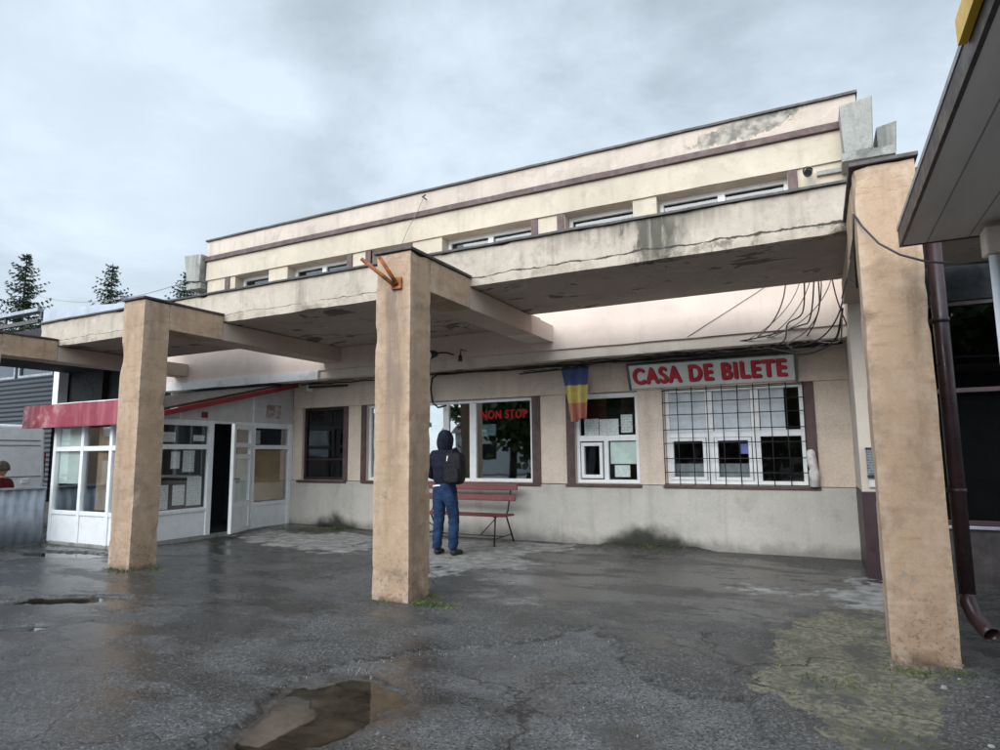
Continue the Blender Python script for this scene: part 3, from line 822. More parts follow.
# C: ticket window with two small casements
wC = window(bld, FW, -3.475, -2.465, 0.925, 2.328, [(-3.42, -2.52, 1.575, 1.665), (-3.03, -2.96, 0.98, 1.575), (-3.42, -2.52, 2.245, 2.275)], M['pvc'], 'glass')
mb = MB()
for a, b in ((-3.40, -3.05),):
    mb.fbox(FW, a, b, 1.0, 1.055, -0.02, 0.045); mb.fbox(FW, a, b, 1.50, 1.555, -0.02, 0.045); mb.fbox(FW, a, a + 0.05, 1.055, 1.50, -0.02, 0.045); mb.fbox(FW, b - 0.05, b, 1.055, 1.50, -0.02, 0.045)
mb.build('casement', M['pvc'], wC, 0.005)
mb = MB(); mb.box(-2.94, -2.53, 9.665, 9.67, 1.22, 1.56); mb.build('curtain', M['curtain'], wC)
mb = MB(); mb.box(-3.40, -2.53, 10.1, 10.12, 1.85, 2.3); mb.build('blind', M['dark'], wC)
# D: big ticket window of three lights
wD = window(bld, FW, -2.055, -0.175, 0.925, 2.328, [(-1.48, -1.38, 0.98, 2.27), (-0.86, -0.75, 0.98, 2.27), (-2.0, -0.23, 1.60, 1.69)], M['pvc'], 'glass')
for a, b in ((-2.0, -1.49), (-1.37, -0.87)):
    mb = MB(); z0, z1 = 0.985, 1.595; t = 0.045
    mb.fbox(FW, a, b, z0, z0 + t, -0.02, 0.04); mb.fbox(FW, a, b, z1 - t, z1, -0.02, 0.04); mb.fbox(FW, a, a + t, z0 + t, z1 - t, -0.02, 0.04); mb.fbox(FW, b - t, b, z0 + t, z1 - t, -0.02, 0.04)
    mb.build('casement', M['pvc'], wD, 0.005)
for a, b in ((-2.0, -1.49), (-1.37, -0.87), (-0.74, -0.42)):
    mb = MB(); n = 12
    for k in range(n):
        u0 = a + (b - a) * k / n; u1 = a + (b - a) * (k + 1) / n
        mb.box(u0, u1, 9.662 + 0.006 * (k % 2), 9.666 + 0.006 * (k % 2), 1.68, 2.29)
    mb.build('curtain', M['netcurtain'], wD)
for a, b in ((-2.0, -1.49), (-1.37, -0.87)):
    mb = MB(); mb.box(a, b, 9.79, 9.795, 0.96, 1.22); mb.build('counter_front', M['steel'], wD)
# fluorescent tube seen through the right light
gl_ = G('lit_tube'); em = gl_.n('ShaderNodeEmission', {'Color': (0.95, 0.98, 1, 1), 'Strength': 3.0}); ot = gl_.n('ShaderNodeOutputMaterial'); gl_.t.links.new(em.outputs[0], ot.inputs[0])
t = thing('ceiling_lamp', 'lit fluorescent tube inside the ticket office, seen through the right window light', 'lamp', (-0.4, 10.6, 2.55))
mb = MB(); mb.box(-0.62, 0.0, 10.56, 10.64, 2.57, 2.61); mb.build('lamp_housing', M['pvc'], t)
mb = MB(); mb.tube([(-0.60, 10.6, 2.545), (-0.02, 10.6, 2.545)], 0.016, 8); mb.build('tube', gl_.mat, t)

# right wing: pale pier, maroon base, dark shop front
mb = MB(); mb.rbox(0.38, 0.64, 8.20, 9.6, 0.94, 4.2, 0.2, 0.004, 31); mb.build('pier', M['lip'], bld)
mb = MB(); mb.box(0.372, 0.646, 8.192, 9.5, -0.05, 0.936); mb.build('pier_base', M['maroon'], bld, 0.006)
mb = MB(); mb.box(0.645, 5.0, 8.24, 9.6, 3.0, 4.2); mb.build('shop_wall', M['dark'], bld)
mb = MB(); mb.box(0.645, 5.0, 8.26, 8.4, -0.05, 0.56); mb.build('shop_plinth', M['flash'], bld)
wS = window(bld, Face((0, 8.3, 0), (1, 0, 0), (0, -1, 0)), 0.65, 5.0, 0.60, 2.998, [(0.70, 4.95, 2.0, 2.05), (1.9, 1.96, 0.65, 2.95), (3.2, 3.26, 0.65, 2.95)], M['maroon'], 'glassdark', 0.05, name='shop_window')
mb = MB(); mb.box(0.65, 5.0, 8.22, 8.27, 0.565, 0.598); mb.build('sill', M['steel'], wS, 0.004)
mb = MB(); mb.box(0.66, 5.0, 9.4, 9.42, 0, 3.0); mb.build('shop_back_wall', M['dark'], bld)
mb = MB()
for zs in (1.0, 1.45, 1.9, 2.35):
    mb.box(0.75, 3.5, 8.9, 9.3, zs, zs + 0.025)
mb.build('shop_shelf', M['iron'], bld)

# ------------------------------------------------------------------ CANOPY
can = thing('entrance_canopy', 'low concrete canopy with cracked cream fascia on square orange roughcast columns before the station', 'canopy', (-3.7, 6.3, 0))
CX = [-12.03, -7.88, -3.745, 0.522]
for i, cx in enumerate(CX):
    w = 0.21 if i != 3 else 0.19
    mb = MB()
    mb.rbox(cx - w, cx + w, 5.07, 5.43, -0.06, 3.425, 0.09, 0.0035, 40, chip=0.045)
    mb.rbox(cx - w, cx + w, 5.43, 6.276, 3.08, 3.425, 0.09, 0.0035, 40)
    co_ = mb.build('column', M['column'], can)
    mb = MB(); mb.rbox(cx - w - 0.025, cx + w + 0.025, 5.04, 6.272, 3.432, 3.462, 0.2, 0.005, 50 + i); mb.build('cap_flashing', M['flash'], co_, 0.004)
    ye = 8.846 if i < 3 else 8.196
    mb = MB(); mb.rbox(cx - w + 0.004, cx + w - 0.004, 6.285, 8.05, 3.075, 3.330, 0.15, 0.003, 60 + i); mb.build('beam', M['beam'], can)
    mb = MB(); mb.rbox(cx - w + 0.004, cx + w - 0.004, 8.053, ye, 3.075, 3.331, 0.15, 0.003, 60 + i); mb.build('beam_end', M['pink'] if i == 2 else M['beam'], can)
mb = MB(); mb.rbox(-12.42, 1.75, 6.28, 6.42, 3.337, 3.785, 0.06, 0.006, 70, chip=0.05); mb.build('fascia', M['fascia'], can)
mb = MB(); mb.rbox(-12.43, 1.76, 6.245, 6.47, 3.788, 3.812, 0.2, 0.008, 71); mb.build('fascia_flashing', M['flash'], can)
mb = MB(); mb.box(-12.40, 1.74, 6.422, 8.06, 3.345, 3.47); mb.box(-7.88, -3.75, 8.062, 8.844, 3.336, 3.468); mb.build('slab', M['soffit'], can)
mb = MB()
mb.hexa([(-12.45, 6.33, 3.815), (-9.2, 6.33, 3.815), (-9.2, 8.0, 3.815), (-12.45, 8.0, 3.815), (-12.45, 6.33, 4.07), (-9.2, 6.33, 3.87), (-9.2, 8.0, 4.2), (-12.45, 8.0, 4.3)])
mb.build('roof_sheet', M['corr'], can)

# rusted bars of a flag holder on the middle column
g = G('rust')
c = g.mix(g.mr(g.noise(18, 6), 0.35, 0.65), (0.42, 0.14, 0.03), (0.16, 0.055, 0.03))
M['rust'] = g.done(c, 0.85, g.bump(g.noise(70, 3), 0.5, 0.004))
t = thing('flag_holder', 'two rusted steel tubes splayed upward from a plate on the middle orange column', 'flag holder', (-3.7, 5.06, 3.08))
mb = MB(); mb.box(-3.75, -3.63, 5.04, 5.075, 3.04, 3.16); mb.build('plate', M['rust'], t, 0.004)
for p0, p1 in (((-3.705, 5.03, 3.08), (-3.985, 4.86, 3.345)), ((-3.675, 5.03, 3.09), (-3.765, 4.86, 3.335))):
    mb = MB(); mb.tube([p0, p1], 0.020, 10); mb.build('tube', M['rust'], t)

# ------------------------------------------------------------------ KIOSK
kio = thing('ticket_kiosk', 'small white framed kiosk with a faded red roof edge and an open glazed door', 'kiosk', (-10.4, 7.8, 0))
FK = Face((0, 6.10, 0), (1, 0, 0), (0, -1, 0))          # front
FR = Face((-9.5, 0, 0), (0, 1, 0), (1, 0, 0))           # right side
mb = MB(); mb.box(-11.33, -9.50, 6.08, 9.5, -0.05, 0.065); mb.build('base', M['concrete'], kio, 0.01)
# front
mb = MB()
for u in (-11.36, -10.60, -9.86, -9.58):
    mb.fbox(FK, u, u + 0.075, 0.06, 1.96, -0.05, 0.02)
mb.fbox(FK, -11.285, -10.60, 0.49, 0.555, -0.045, 0.016); mb.fbox(FK, -10.525, -9.86, 0.49, 0.555, -0.045, 0.016); mb.fbox(FK, -9.785, -9.58, 0.49, 0.555, -0.045, 0.016)
mb.fbox(FK, -11.285, -10.60, 1.50, 1.575, -0.045, 0.016); mb.fbox(FK, -10.525, -9.86, 1.50, 1.575, -0.045, 0.016); mb.fbox(FK, -9.785, -9.58, 1.50, 1.575, -0.045, 0.016)
mb.fbox(FK, -11.36, -9.505, 1.962, 2.3, -0.05, 0.01)
mb.build('front_frame', M['pvc'], kio, 0.006)
for a, b in ((-11.285, -10.60), (-10.525, -9.86), (-9.785, -9.58)):
    mb = MB(); mb.fbox(FK, a + 0.001, b - 0.001, 0.065, 0.489, -0.03, 0.0); mb.build('panel', M['pvc'], kio, 0.004)
    mb = MB(); mb.fbox(FK, a, b, 0.56, 1.96, -0.028, -0.022); mb.build('pane', M['glass'], kio)
# right side: window bay, doorway, window bay
mb = MB()
for u0, u1 in ((6.105, 6.20), (7.58, 7.68), (8.50, 8.60), (9.44, 9.54)):
    mb.fbox(FR, u0, u1, 0.06, 2.02, -0.05, 0.02)
for u0, u1 in ((6.20, 7.58), (8.60, 9.44)):
    mb.fbox(FR, u0, u1, 0.47, 0.535, -0.045, 0.016); mb.fbox(FR, u0, u1, 1.52, 1.60, -0.045, 0.016); mb.fbox(FR, u0, u1, 1.92, 2.018, -0.045, 0.016)
mb.fbox(FR, 7.68, 8.50, 1.97, 2.018, -0.045, 0.016)
mb.build('side_frame', M['pvc'], kio, 0.006)
for a, b in ((6.20, 7.58), (8.60, 9.44)):
    mb = MB(); mb.fbox(FR, a + 0.001, b - 0.001, 0.065, 0.469, -0.03, 0.0); mb.build('panel', M['pvc'], kio, 0.004)
    mb = MB(); mb.fbox(FR, a, b, 0.535, 1.92, -0.028, -0.022); mb.build('pane', M['glass'], kio)
# sloping gable panel under the roof edge
def zr(y): return 2.035 + 0.247 * (y - 6.53)
mb = MB(); mb.prism([(6.105, 2.022), (9.54, 2.022), (9.54, min(2.79, zr(9.54) + 0.06)), (9.1, zr(9.1) + 0.06), (6.3, zr(6.3) + 0.06), (6.105, 2.03)], -9.54, -9.505, lambda a, b, c: (c, a, b)); mb.build('gable_panel', M['pvcgrey'], kio)
for u in (8.52, 7.0):
    mb = MB(); mb.fbox(FR, u, u + 0.035, 2.023, zr(u) + 0.03, -0.002, 0.012); mb.build('cover_strip', M['pvc'], kio, 0.004)
mb = MB(); mb.prism([(5.95, zr(5.95) + 0.09), (9.05, zr(9.05) + 0.09), (9.05, zr(9.05) + 0.13), (5.95, zr(5.95) + 0.13)], -11.86, -9.33, lambda a, b, c: (c, a, b)); mb.build('roof', M['flash'], kio)
mb = MB(); mb.prism([(5.97, zr(5.97)), (9.40, zr(9.40)), (9.40, zr(9.40) + 0.085), (5.97, zr(5.97) + 0.085)], -9.32, -9.23, lambda a, b, c: (c, a, b)); mb.build('roof_trim', M['reddark'], kio)
mb = MB(); mb.rbox(-11.90, -9.23, 5.86, 5.95, 1.885, 2.255, 0.12, 0.006, 83); mb.build('roof_fascia', M['red'], kio)
mb = MB(); mb.box(-11.86, -9.42, 5.955, 6.4, 1.965, 1.985); mb.build('eave_soffit', M['pvcgrey'], kio)
mb = MB(); mb.box(-11.36, -11.30, 6.16, 9.5, 0.06, 2.2); mb.build('back_wall', M['dimwall'], kio)
mb = MB(); mb.box(-11.29, -9.56, 6.2, 9.5, 0.066, 0.08); mb.build('floor', M['dark'], kio)
mb = MB(); mb.box(-11.25, -9.60, 9.42, 9.44, 0.08, 2.3); mb.build('rear_wall', M['dimwall'], kio)
mb = MB(); mb.box(-11.28, -10.62, 6.155, 6.16, 0.98, 1.95); mb.build('blind', M['curtain'], kio)
mb = MB(); mb.box(-10.25, -9.87, 6.155, 6.165, 0.58, 1.95); mb.build('blind', M['brownblind'], kio)
mb = MB(); mb.box(-9.585, -9.575, 8.62, 9.43, 0.56, 1.50); mb.build('backing_board', M['tan'], kio)
mb = MB(); mb.box(-9.59, -9.58, 8.62, 8.80, 1.62, 1.88); mb.build('blind', M['curtain'], kio)
# door leaf, swung out a little
ang = math.radians(25)
FD = Face((-9.47, 8.50, 0), (math.sin(ang), -math.cos(ang), 0), (math.cos(ang), math.sin(ang), 0))
mb = MB(); W_ = 0.79
mb.fbox(FD, 0.0, 0.10, 0.07, 1.96, -0.03, 0.03); mb.fbox(FD, W_ - 0.10, W_, 0.07, 1.96, -0.03, 0.03)
mb.fbox(FD, 0.10, W_ - 0.10, 0.07, 0.15, -0.03, 0.03); mb.fbox(FD, 0.10, W_ - 0.10, 0.50, 0.60, -0.03, 0.03)
mb.fbox(FD, 0.10, W_ - 0.10, 1.34, 1.43, -0.03, 0.03); mb.fbox(FD, 0.10, W_ - 0.10, 1.55, 1.63, -0.03, 0.03); mb.fbox(FD, 0.10, W_ - 0.10, 1.87, 1.96, -0.03, 0.03)
dr = mb.build('door', M['pvc'], kio, 0.006)
mb = MB(); mb.fbox(FD, 0.10, W_ - 0.10, 0.15, 0.50, -0.012, 0.012); mb.build('panel', M['pvc'], dr)
mb = MB(); mb.fbox(FD, 0.09, W_ - 0.09, 0.59, 1.88, -0.006, 0.0); mb.build('pane', M['glass'], dr)
mb = MB(); mb.tube([FD(W_ - 0.05, 1.0, 0.03), FD(W_ - 0.05, 1.0, 0.075), FD(W_ - 0.16, 1.0, 0.075)], 0.009, 8); mb.build('handle', M['iron'], dr)
mb = MB(); mb.fbox(FD, 0.12, W_ - 0.12, 0.60, 1.33, -0.03, -0.02); mb.build('curtain', M['curtain'], dr)
for v in (0.25, 1.75):
    mb = MB(); mb.tube([FD(-0.005, v, 0.035), FD(-0.005, v + 0.1, 0.035)], 0.014, 8); mb.build('hinge', M['pvc'], dr)
# small red number plate over the side window
t = MB(); t.fbox(FR, 7.42, 7.54, 2.06, 2.16, 0.0, 0.012); tag(t.build('number_plate', M['reddark']), 'small square red plate on the white kiosk side under the sloping red trim', 'plate')
# peeled sticker remains
sk = MB(); sk.fbox(FR, 8.85, 9.22, 2.12, 2.38, -0.001, 0.003)
g = G('old_sticker'); k = g.mr(g.noise(9, 6, 0.65), 0.42, 0.58)
M['oldsticker'] = g.done(g.mix(k, (0.55, 0.47, 0.44), (0.27, 0.22, 0.21)), 0.7)
tag(sk.build('sticker', M['oldsticker']), 'worn scraped sticker on the white kiosk gable beside the door', 'sticker')


def printed(name, base, ink, lines=26.0, axis=2, dens=0.45):
    g = G(name)
    p = g.sep(g.pos)
    l = g.m('FRACT', g.m('MULTIPLY', p[axis], lines))
    row = g.mr(l, 0.5, 0.55)
    wd_ = g.mr(g.noise(1.0, 2, 0.5, g.vmul(g.pos, (60, 60, lines))), dens, dens + 0.06)
    return g.done(g.mix(g.m('MULTIPLY', g.m('MULTIPLY', row, wd_), 0.75), base, ink), 0.7)


M['notice'] = printed('printed_notice', (0.82, 0.83, 0.82), (0.2, 0.2, 0.21), 34, 2, 0.55)
M['notice2'] = printed('printed_table', (0.80, 0.82, 0.81), (0.25, 0.25, 0.27), 24, 2, 0.52)
notices = [(6.76, 6.98, 1.64, 1.80, 'notice2', 'white sheet in the top light of the kiosk side window, nearest the column'),
           (7.32, 7.54, 1.66, 1.76, 'paper', 'wide white sheet in the top light of the kiosk side window, nearest the doorway'),
           (6.92, 7.08, 1.20, 1.48, 'notice', 'tall white notice at the top left of the kiosk side window'),
           (7.14, 7.36, 1.14, 1.50, 'notice2', 'tall white notice hanging in the top middle of the kiosk side window'),
           (6.66, 6.90, 0.55, 0.94, 'notice2', 'large white printed board low in the kiosk side window beside the column'),
           (6.98, 7.20, 0.60, 0.93, 'notice', 'framed white notice low in the middle of the kiosk side window'),
           (7.24, 7.52, 0.58, 1.05, 'notice2', 'tall framed timetable low in the kiosk side window beside the doorway')]
for a, b, z0, z1, mt, lb in notices:
    mb = MB(); mb.fbox(FR, a, b, z0, z1, -0.05, -0.046); tag(mb.build('notice', M[mt]), lb, 'notice', 'notices in the kiosk side window')
for a, b, z0, z1, mt, lb in ((-3.36, -3.12, 1.67, 1.93, 'notice2', 'white printed sheet at the left of the small ticket window, beside the flag'), (-3.11, -2.80, 1.67, 1.92, 'notice', 'wide white sheet in the middle of the small ticket window'),
                             (-2.76, -2.58, 1.70, 1.98, 'notice2', 'framed white notice at the right of the small ticket window'), (-2.88, -2.64, 1.02, 1.20, 'paper', 'plain white card low in the right casement of the small ticket window')):
    mb = MB(); mb.fbox(FW, a, b, z0, z1, -0.035, -0.03); tag(mb.build('notice', M[mt]), lb, 'notice', 'notices in the small ticket window')
mb = MB(); mb.fbox(FW, -5.22, -4.95, 1.70, 1.90, -0.024, -0.020); tag(mb.build('poster', M['paperblue']), 'small pale blue poster inside the window behind the bench', 'poster')
mb = MB(); mb.fbox(FW, -1.02, -0.90, 1.36, 1.50, 0.001, 0.004)
g = G('blue_sticker'); M['bluest'] = g.done((0.12, 0.16, 0.42), 0.5)
tag(mb.build('sticker', M['bluest']), 'small blue sticker on the middle casement of the barred ticket window', 'sticker')


# ------------------------------------------------------------------ lettering
def text_obj(name, body, size, extrude, bold, mat, parent, width=None, fn=None):
    cu = bpy.data.curves.new(name, 'FONT')
    cu.body = body; cu.size = size; cu.extrude = extrude; cu.align_x = 'CENTER'; cu.align_y = 'CENTER'; cu.space_character = 1.16
    tmp = bpy.data.objects.new(name, cu)
    COL.objects.link(tmp)
    dg = bpy.context.evaluated_depsgraph_get()
    me = bpy.data.meshes.new_from_object(tmp.evaluated_get(dg))
    bpy.data.objects.remove(tmp)
    xs_ = [v.co.x for v in me.vertices]; ys_ = [v.co.y for v in me.vertices]
    k = width / (max(xs_) - min(xs_)) if width else 1
    xc = (max(xs_) + min(xs_)) / 2; yc = (max(ys_) + min(ys_)) / 2
    base = world_loc(parent)
    # one object per glyph: connected pieces merged where they overlap along x
    par = list(range(len(me.vertices)))
    def find(i):
        while par[i] != i:
            par[i] = par[par[i]]; i = par[i]
        return i
    for e in me.edges:
        par[find(e.vertices[0])] = find(e.vertices[1])
    span = {}
    for v in me.vertices:
        f_ = find(v.index); s_ = span.setdefault(f_, [v.co.x, v.co.x]); s_[0] = min(s_[0], v.co.x); s_[1] = max(s_[1], v.co.x)
    glyphs = []
    for f_, s_ in sorted(span.items(), key=lambda t: t[1][0]):
        if glyphs and s_[0] < glyphs[-1][1] - 0.002:
            glyphs[-1][0].add(f_); glyphs[-1][1] = max(glyphs[-1][1], s_[1])
        else:
            glyphs.append([{f_}, s_[1]])
    for ids, _x in glyphs:
        keep = [v.index for v in me.vertices if find(v.index) in ids]
        mp = {i: n_ for n_, i in enumerate(keep)}
        polys = [tuple(mp[i] for i in p.vertices) for p in me.polygons if p.vertices[0] in mp]
        vs, fs = [], []
        for q, (dx_, dy_) in enumerate(((-1, 0), (1, 0), (0, 0.6), (0, -0.6), (0, 0), (-0.6, 0.5), (0.6, -0.5), (0.6, 0.5), (-0.6, -0.5))):
            b_ = len(vs)
            vs += [tuple(fn((me.vertices[i].co.x - xc) * k + dx_ * bold, me.vertices[i].co.y - yc + dy_ * bold, me.vertices[i].co.z + 0.0005 * q) - base) for i in keep]
            fs += [tuple(b_ + i for i in f) for f in polys]
        m2 = bpy.data.meshes.new(name); m2.from_pydata(vs, [], fs); m2.materials.append(mat)
        o = bpy.data.objects.new(name, m2)
        COL.objects.link(o)
        o.parent = parent


g = G('sign_red'); c = g.mix(g.mr(g.noise(6, 5), 0.35, 0.65), (0.42, 0.018, 0.03), (0.55, 0.035, 0.05)); M['signred'] = g.done(c, 0.5)
g = G('faded_window_red')
fq = g.mr(g.noise(1.0, 6, 0.65, g.vmul(g.pos, (16, 16, 7))), 0.34, 0.46)
dfr = g.n('ShaderNodeBsdfDiffuse', {'Color': (0.42, 0.035, 0.03, 1)}); trr = g.n('ShaderNodeBsdfTransparent'); mxr = g.n('ShaderNodeMixShader', {0: fq})
g.t.links.new(trr.outputs[0], mxr.inputs[1]); g.t.links.new(dfr.outputs[0], mxr.inputs[2])
our = g.n('ShaderNodeOutputMaterial'); g.t.links.new(mxr.outputs[0], our.inputs[0]); M['winred'] = g.mat
M['signshade'] = plain('sign_red_shadow', (0.16, 0.012, 0.02), 0.6)
M['signboard'] = plain('sign_board', (0.70, 0.71, 0.70), 0.4, var=0.05, dirtcol=(0.38, 0.38, 0.37), dirt=0.3)
M['signframe'] = plain('sign_frame', (0.10, 0.13, 0.11), 0.5)
sg = thing('ticket_office_sign', 'grey sign with red capital letters CASA DE BILETE tilted over the barred window', 'sign', (-1.38, 9.4, 2.5))
# tilted: top edge leans out from the wall
T0, T1 = Vector((0, 9.47, 2.352)), Vector((0, 9.32, 2.688))
up = (T1 - T0).normalized(); nrm = Vector((0, -up.z, up.y))
def sp_(x, v, w): return Vector((x, 0, 0)) + T0 + up * v + nrm * w
SL, SH = (T1 - T0).length, 0
def sbox(mb, x0, x1, v0, v1, w0, w1):
    mb.hexa([sp_(x0, v0, w1), sp_(x1, v0, w1), sp_(x1, v0, w0), sp_(x0, v0, w0), sp_(x0, v1, w1), sp_(x1, v1, w1), sp_(x1, v1, w0), sp_(x0, v1, w0)])
mb = MB(); sbox(mb, -2.52, -0.25, 0, SL, -0.06, 0); mb.build('board', M['signboard'], sg, 0.006)
mb = MB(); sbox(mb, -2.555, -2.522, -0.02, SL + 0.02, -0.07, 0.01); sbox(mb, -0.248, -0.215, -0.02, SL + 0.02, -0.07, 0.01); sbox(mb, -2.52, -0.25, SL + 0.001, SL + 0.02, -0.07, 0.008); mb.build('frame', M['signframe'], sg, 0.003)
text_obj('letter', 'CASA DE BILETE', 0.28, 0.002, 0.014, M['signred'], sg, width=2.10, fn=lambda a, b, c: sp_(-1.41 + a, SL / 2 + 0.015 + b * 1.22, 0.0075 + c))
text_obj('letter_shadow', 'CASA DE BILETE', 0.28, 0.001, 0.014, M['signshade'], sg, width=2.10, fn=lambda a, b, c: sp_(-1.398 + a, SL / 2 + 0.003 + b * 1.22, 0.003 + c))
# red lettering in the window behind the bench
text_obj('window_letter', 'NON STOP', 0.2, 0.0005, 0.009, M['winred'], wB, width=0.86, fn=lambda a, b, c: FW(-4.78 + a, 2.06 + b, 0.0 + c))

# security grille
gr_ = thing('window_grille', 'black iron bar grille bolted over the large three light ticket window', 'grille', (-1.1, 9.5, 0.9))
rr = random.Random(3)
mb = MB()
xsb = [-2.07 + k * 0.211 for k in range(10)]
for k, xx in enumerate(xsb):
    if k % 3 == 2: mb.tube([(xx, 9.515, 0.90), (xx + rr.uniform(-.01, .01), 9.512, 1.6), (xx, 9.515, 2.34)], 0.0075, 6)
    else: mb.tube([(xx, 9.515, 0.90), (xx + rr.uniform(-.008, .008), 9.515, 1.6), (xx, 9.515, 2.34)], 0.0065, 6)
mb.build('upright_bar', M['iron'], gr_)
mb = MB()
for zb in (0.93, 1.10, 1.30, 1.52, 1.72, 1.94, 2.12, 2.30):
    mb.tube([(-2.08, 9.503, zb), (-1.1, 9.503 + rr.uniform(-.004, .004), zb + rr.uniform(-.006, .006)), (-0.16, 9.503, zb)], 0.0065, 6)
mb.build('cross_bar', M['iron'], gr_)

# white casing on the wall right of the barred window
g = G('white_foam'); M['foam'] = g.done(g.mix(g.mr(g.noise(7, 5), 0.4, 0.65), (0.74, 0.72, 0.69), (0.48, 0.43, 0.4)), 0.9, g.bump(g.noise(9, 4), 0.6, 0.03))
mb = MB(); mb.tube([(-0.105, 9.46, 0.92), (-0.10, 9.455, 1.12), (-0.10, 9.44, 1.16), (-0.115, 9.455, 1.22), (-0.13, 9.46, 1.38), (-0.135, 9.46, 1.41)], [0.062, 0.064, 0.05, 0.062, 0.055, 0.03], 10)
tag(mb.build('pipe_lagging', M['foam']), 'torn white foam lagging round a pipe stub right of the barred window', 'pipe cover')
# ------------------------------------------------------------------ CABLES under the ledge
def sag(a, b, s=0.05, n=14, wob=0.012, seed=0):
    r = random.Random(seed); a, b = Vector(a), Vector(b)
    ph = r.uniform(0, 6)
    return [a.lerp(b, k / n) + Vector((0, wob * math.sin(ph + k * 1.3), -s * 4 * (k / n) * (1 - k / n) + wob * 0.8 * math.sin(ph * 2 + k * 1.9))) for k in range(n + 1)]


cb = thing('cable_bundle', 'loose bundle of black and grey cables slung along the wall under the pink ledge', 'cables', (-2.8, 9.4, 2.8))
runs = [((-6.0, 9.42, 2.80), (0.34, 9.30, 2.79), 0.02, 0.018), ((-6.0, 9.45, 2.815), (0.34, 9.25, 2.80), 0.04, 0.012), ((-3.95, 9.36, 2.80), (0.30, 9.20, 2.83), 0.05, 0.010),
        ((-3.6, 9.30, 2.82), (-1.2, 9.28, 2.79), 0.07, 0.008), ((-4.3, 9.40, 2.73), (-3.2, 9.36, 2.75), 0.01, 0.009), ((-2.7, 9.25, 2.86), (0.33, 9.10, 2.87), 0.06, 0.009),
        ((-1.9, 9.2, 2.84), (0.33, 9.05, 2.80), 0.03, 0.012), ((-9.2, 9.44, 2.80), (-6.0, 9.44, 2.81), 0.02, 0.012)]
for i, (a, b, s, r) in enumerate(runs):
    mb = MB(); mb.tube(sag(a, b, s, 18, 0.012, i), r, 7); mb.build('cable', M['cablegrey'] if i in (3, 5) else M['cable'], cb)
# drop at the left end
mb = MB(); mb.tube([(-5.98, 9.43, 2.80), (-6.09, 9.43, 2.74), (-6.12, 9.43, 2.55), (-6.08, 9.43, 2.30), (-5.97, 9.44, 2.21), (-5.82, 9.46, 2.24)], 0.017, 8); mb.build('cable', M['cable'], cb)
# loops hanging from the canopy at the right
loops = [[(0.05, 8.15, 3.75), (0.05, 8.2, 3.38), (-0.02, 8.6, 3.02), (-0.15, 8.82, 2.98), (-0.6, 8.83, 2.88), (-1.3, 9.0, 2.84)], [(0.10, 8.15, 3.75), (0.10, 8.2, 3.4), (0.08, 8.6, 3.1), (-0.08, 8.82, 2.90), (-0.3, 8.84, 2.75), (-0.1, 9.1, 2.70), (0.2, 9.1, 2.8)],
         [(-0.05, 8.15, 3.75), (-0.05, 8.2, 3.4), (-0.1, 8.6, 3.1), (-0.28, 8.82, 3.02), (-0.34, 8.83, 2.8), (-0.6, 9.1, 2.74)], [(0.33, 8.3, 3.05), (0.30, 8.4, 2.9), (0.25, 8.6, 2.75), (0.10, 8.8, 2.66), (-0.15, 8.83, 2.62), (-0.5, 8.84, 2.72)],
         [(0.32, 8.3, 3.1), (0.31, 8.35, 2.85), (0.28, 8.5, 2.70), (0.15, 8.78, 2.73), (-0.05, 8.82, 2.80)]]
for i, l in enumerate(loops):
    pts = []
    for k in range(len(l) - 1):
        p0 = Vector(l[max(k - 1, 0)]); p1 = Vector(l[k]); p2 = Vector(l[k + 1]); p3 = Vector(l[min(k + 2, len(l) - 1)])
        for q in range(6):
            t_ = q / 6
            pts.append(0.5 * ((2 * p1) + (p2 - p0) * t_ + (2 * p0 - 5 * p1 + 4 * p2 - p3) * t_ ** 2 + (3 * p1 - p0 - 3 * p2 + p3) * t_ ** 3))
    pts.append(Vector(l[-1]))
    mb = MB(); mb.tube(pts, 0.014 if i == 3 else 0.009, 7); mb.build('cable', M['cablegrey'] if i in (1, 4) else M['cable'], cb)
mb = MB(); mb.tube([(-1.55, YU - 0.004, 2.97), (-0.6, YU - 0.006, 3.5), (-0.4, YU - 0.006, 3.62)], 0.004, 5); mb.build('cable', M['cablegrey'], cb)
rq = random.Random(77)
for k in range(16):
    xa = rq.uniform(-3.9, -0.4); xb = min(0.33, xa + rq.uniform(0.6, 2.6))
    mb = MB(); mb.tube(sag((xa, rq.uniform(8.95, 9.35), 2.83 + rq.uniform(-.05, .05)), (xb, rq.uniform(8.95, 9.3), 2.82 + rq.uniform(-.05, .06)), rq.uniform(0.0, 0.05), 14, rq.uniform(0.01, 0.03), k), rq.uniform(0.005, 0.011), 6)
    mb.build('cable', M['cablegrey'] if rq.random() < 0.4 else M['cable'], cb)
for k in range(7):
    x0 = rq.uniform(-0.45, 0.25)
    p0 = Vector((x0 + 0.2, rq.uniform(8.12, 8.3), rq.uniform(3.6, 3.8))); p3_ = Vector((rq.uniform(-1.1, 0.3), rq.uniform(8.8, 9.2), rq.uniform(2.72, 2.86)))
    p1_ = p0 + Vector((rq.uniform(-.1, .1), 0.35, -0.75)); p2_ = p3_ + Vector((rq.uniform(0.1, 0.4), -0.1, rq.uniform(-.12, 0.05)))
    pts = [(1 - t_) ** 3 * p0 + 3 * (1 - t_) ** 2 * t_ * p1_ + 3 * (1 - t_) * t_ ** 2 * p2_ + t_ ** 3 * p3_ for t_ in [q / 16 for q in range(17)]]
    mb = MB(); mb.tube(pts, rq.uniform(0.005, 0.010), 6); mb.build('cable', M['cablegrey'] if k % 2 else M['cable'], cb)
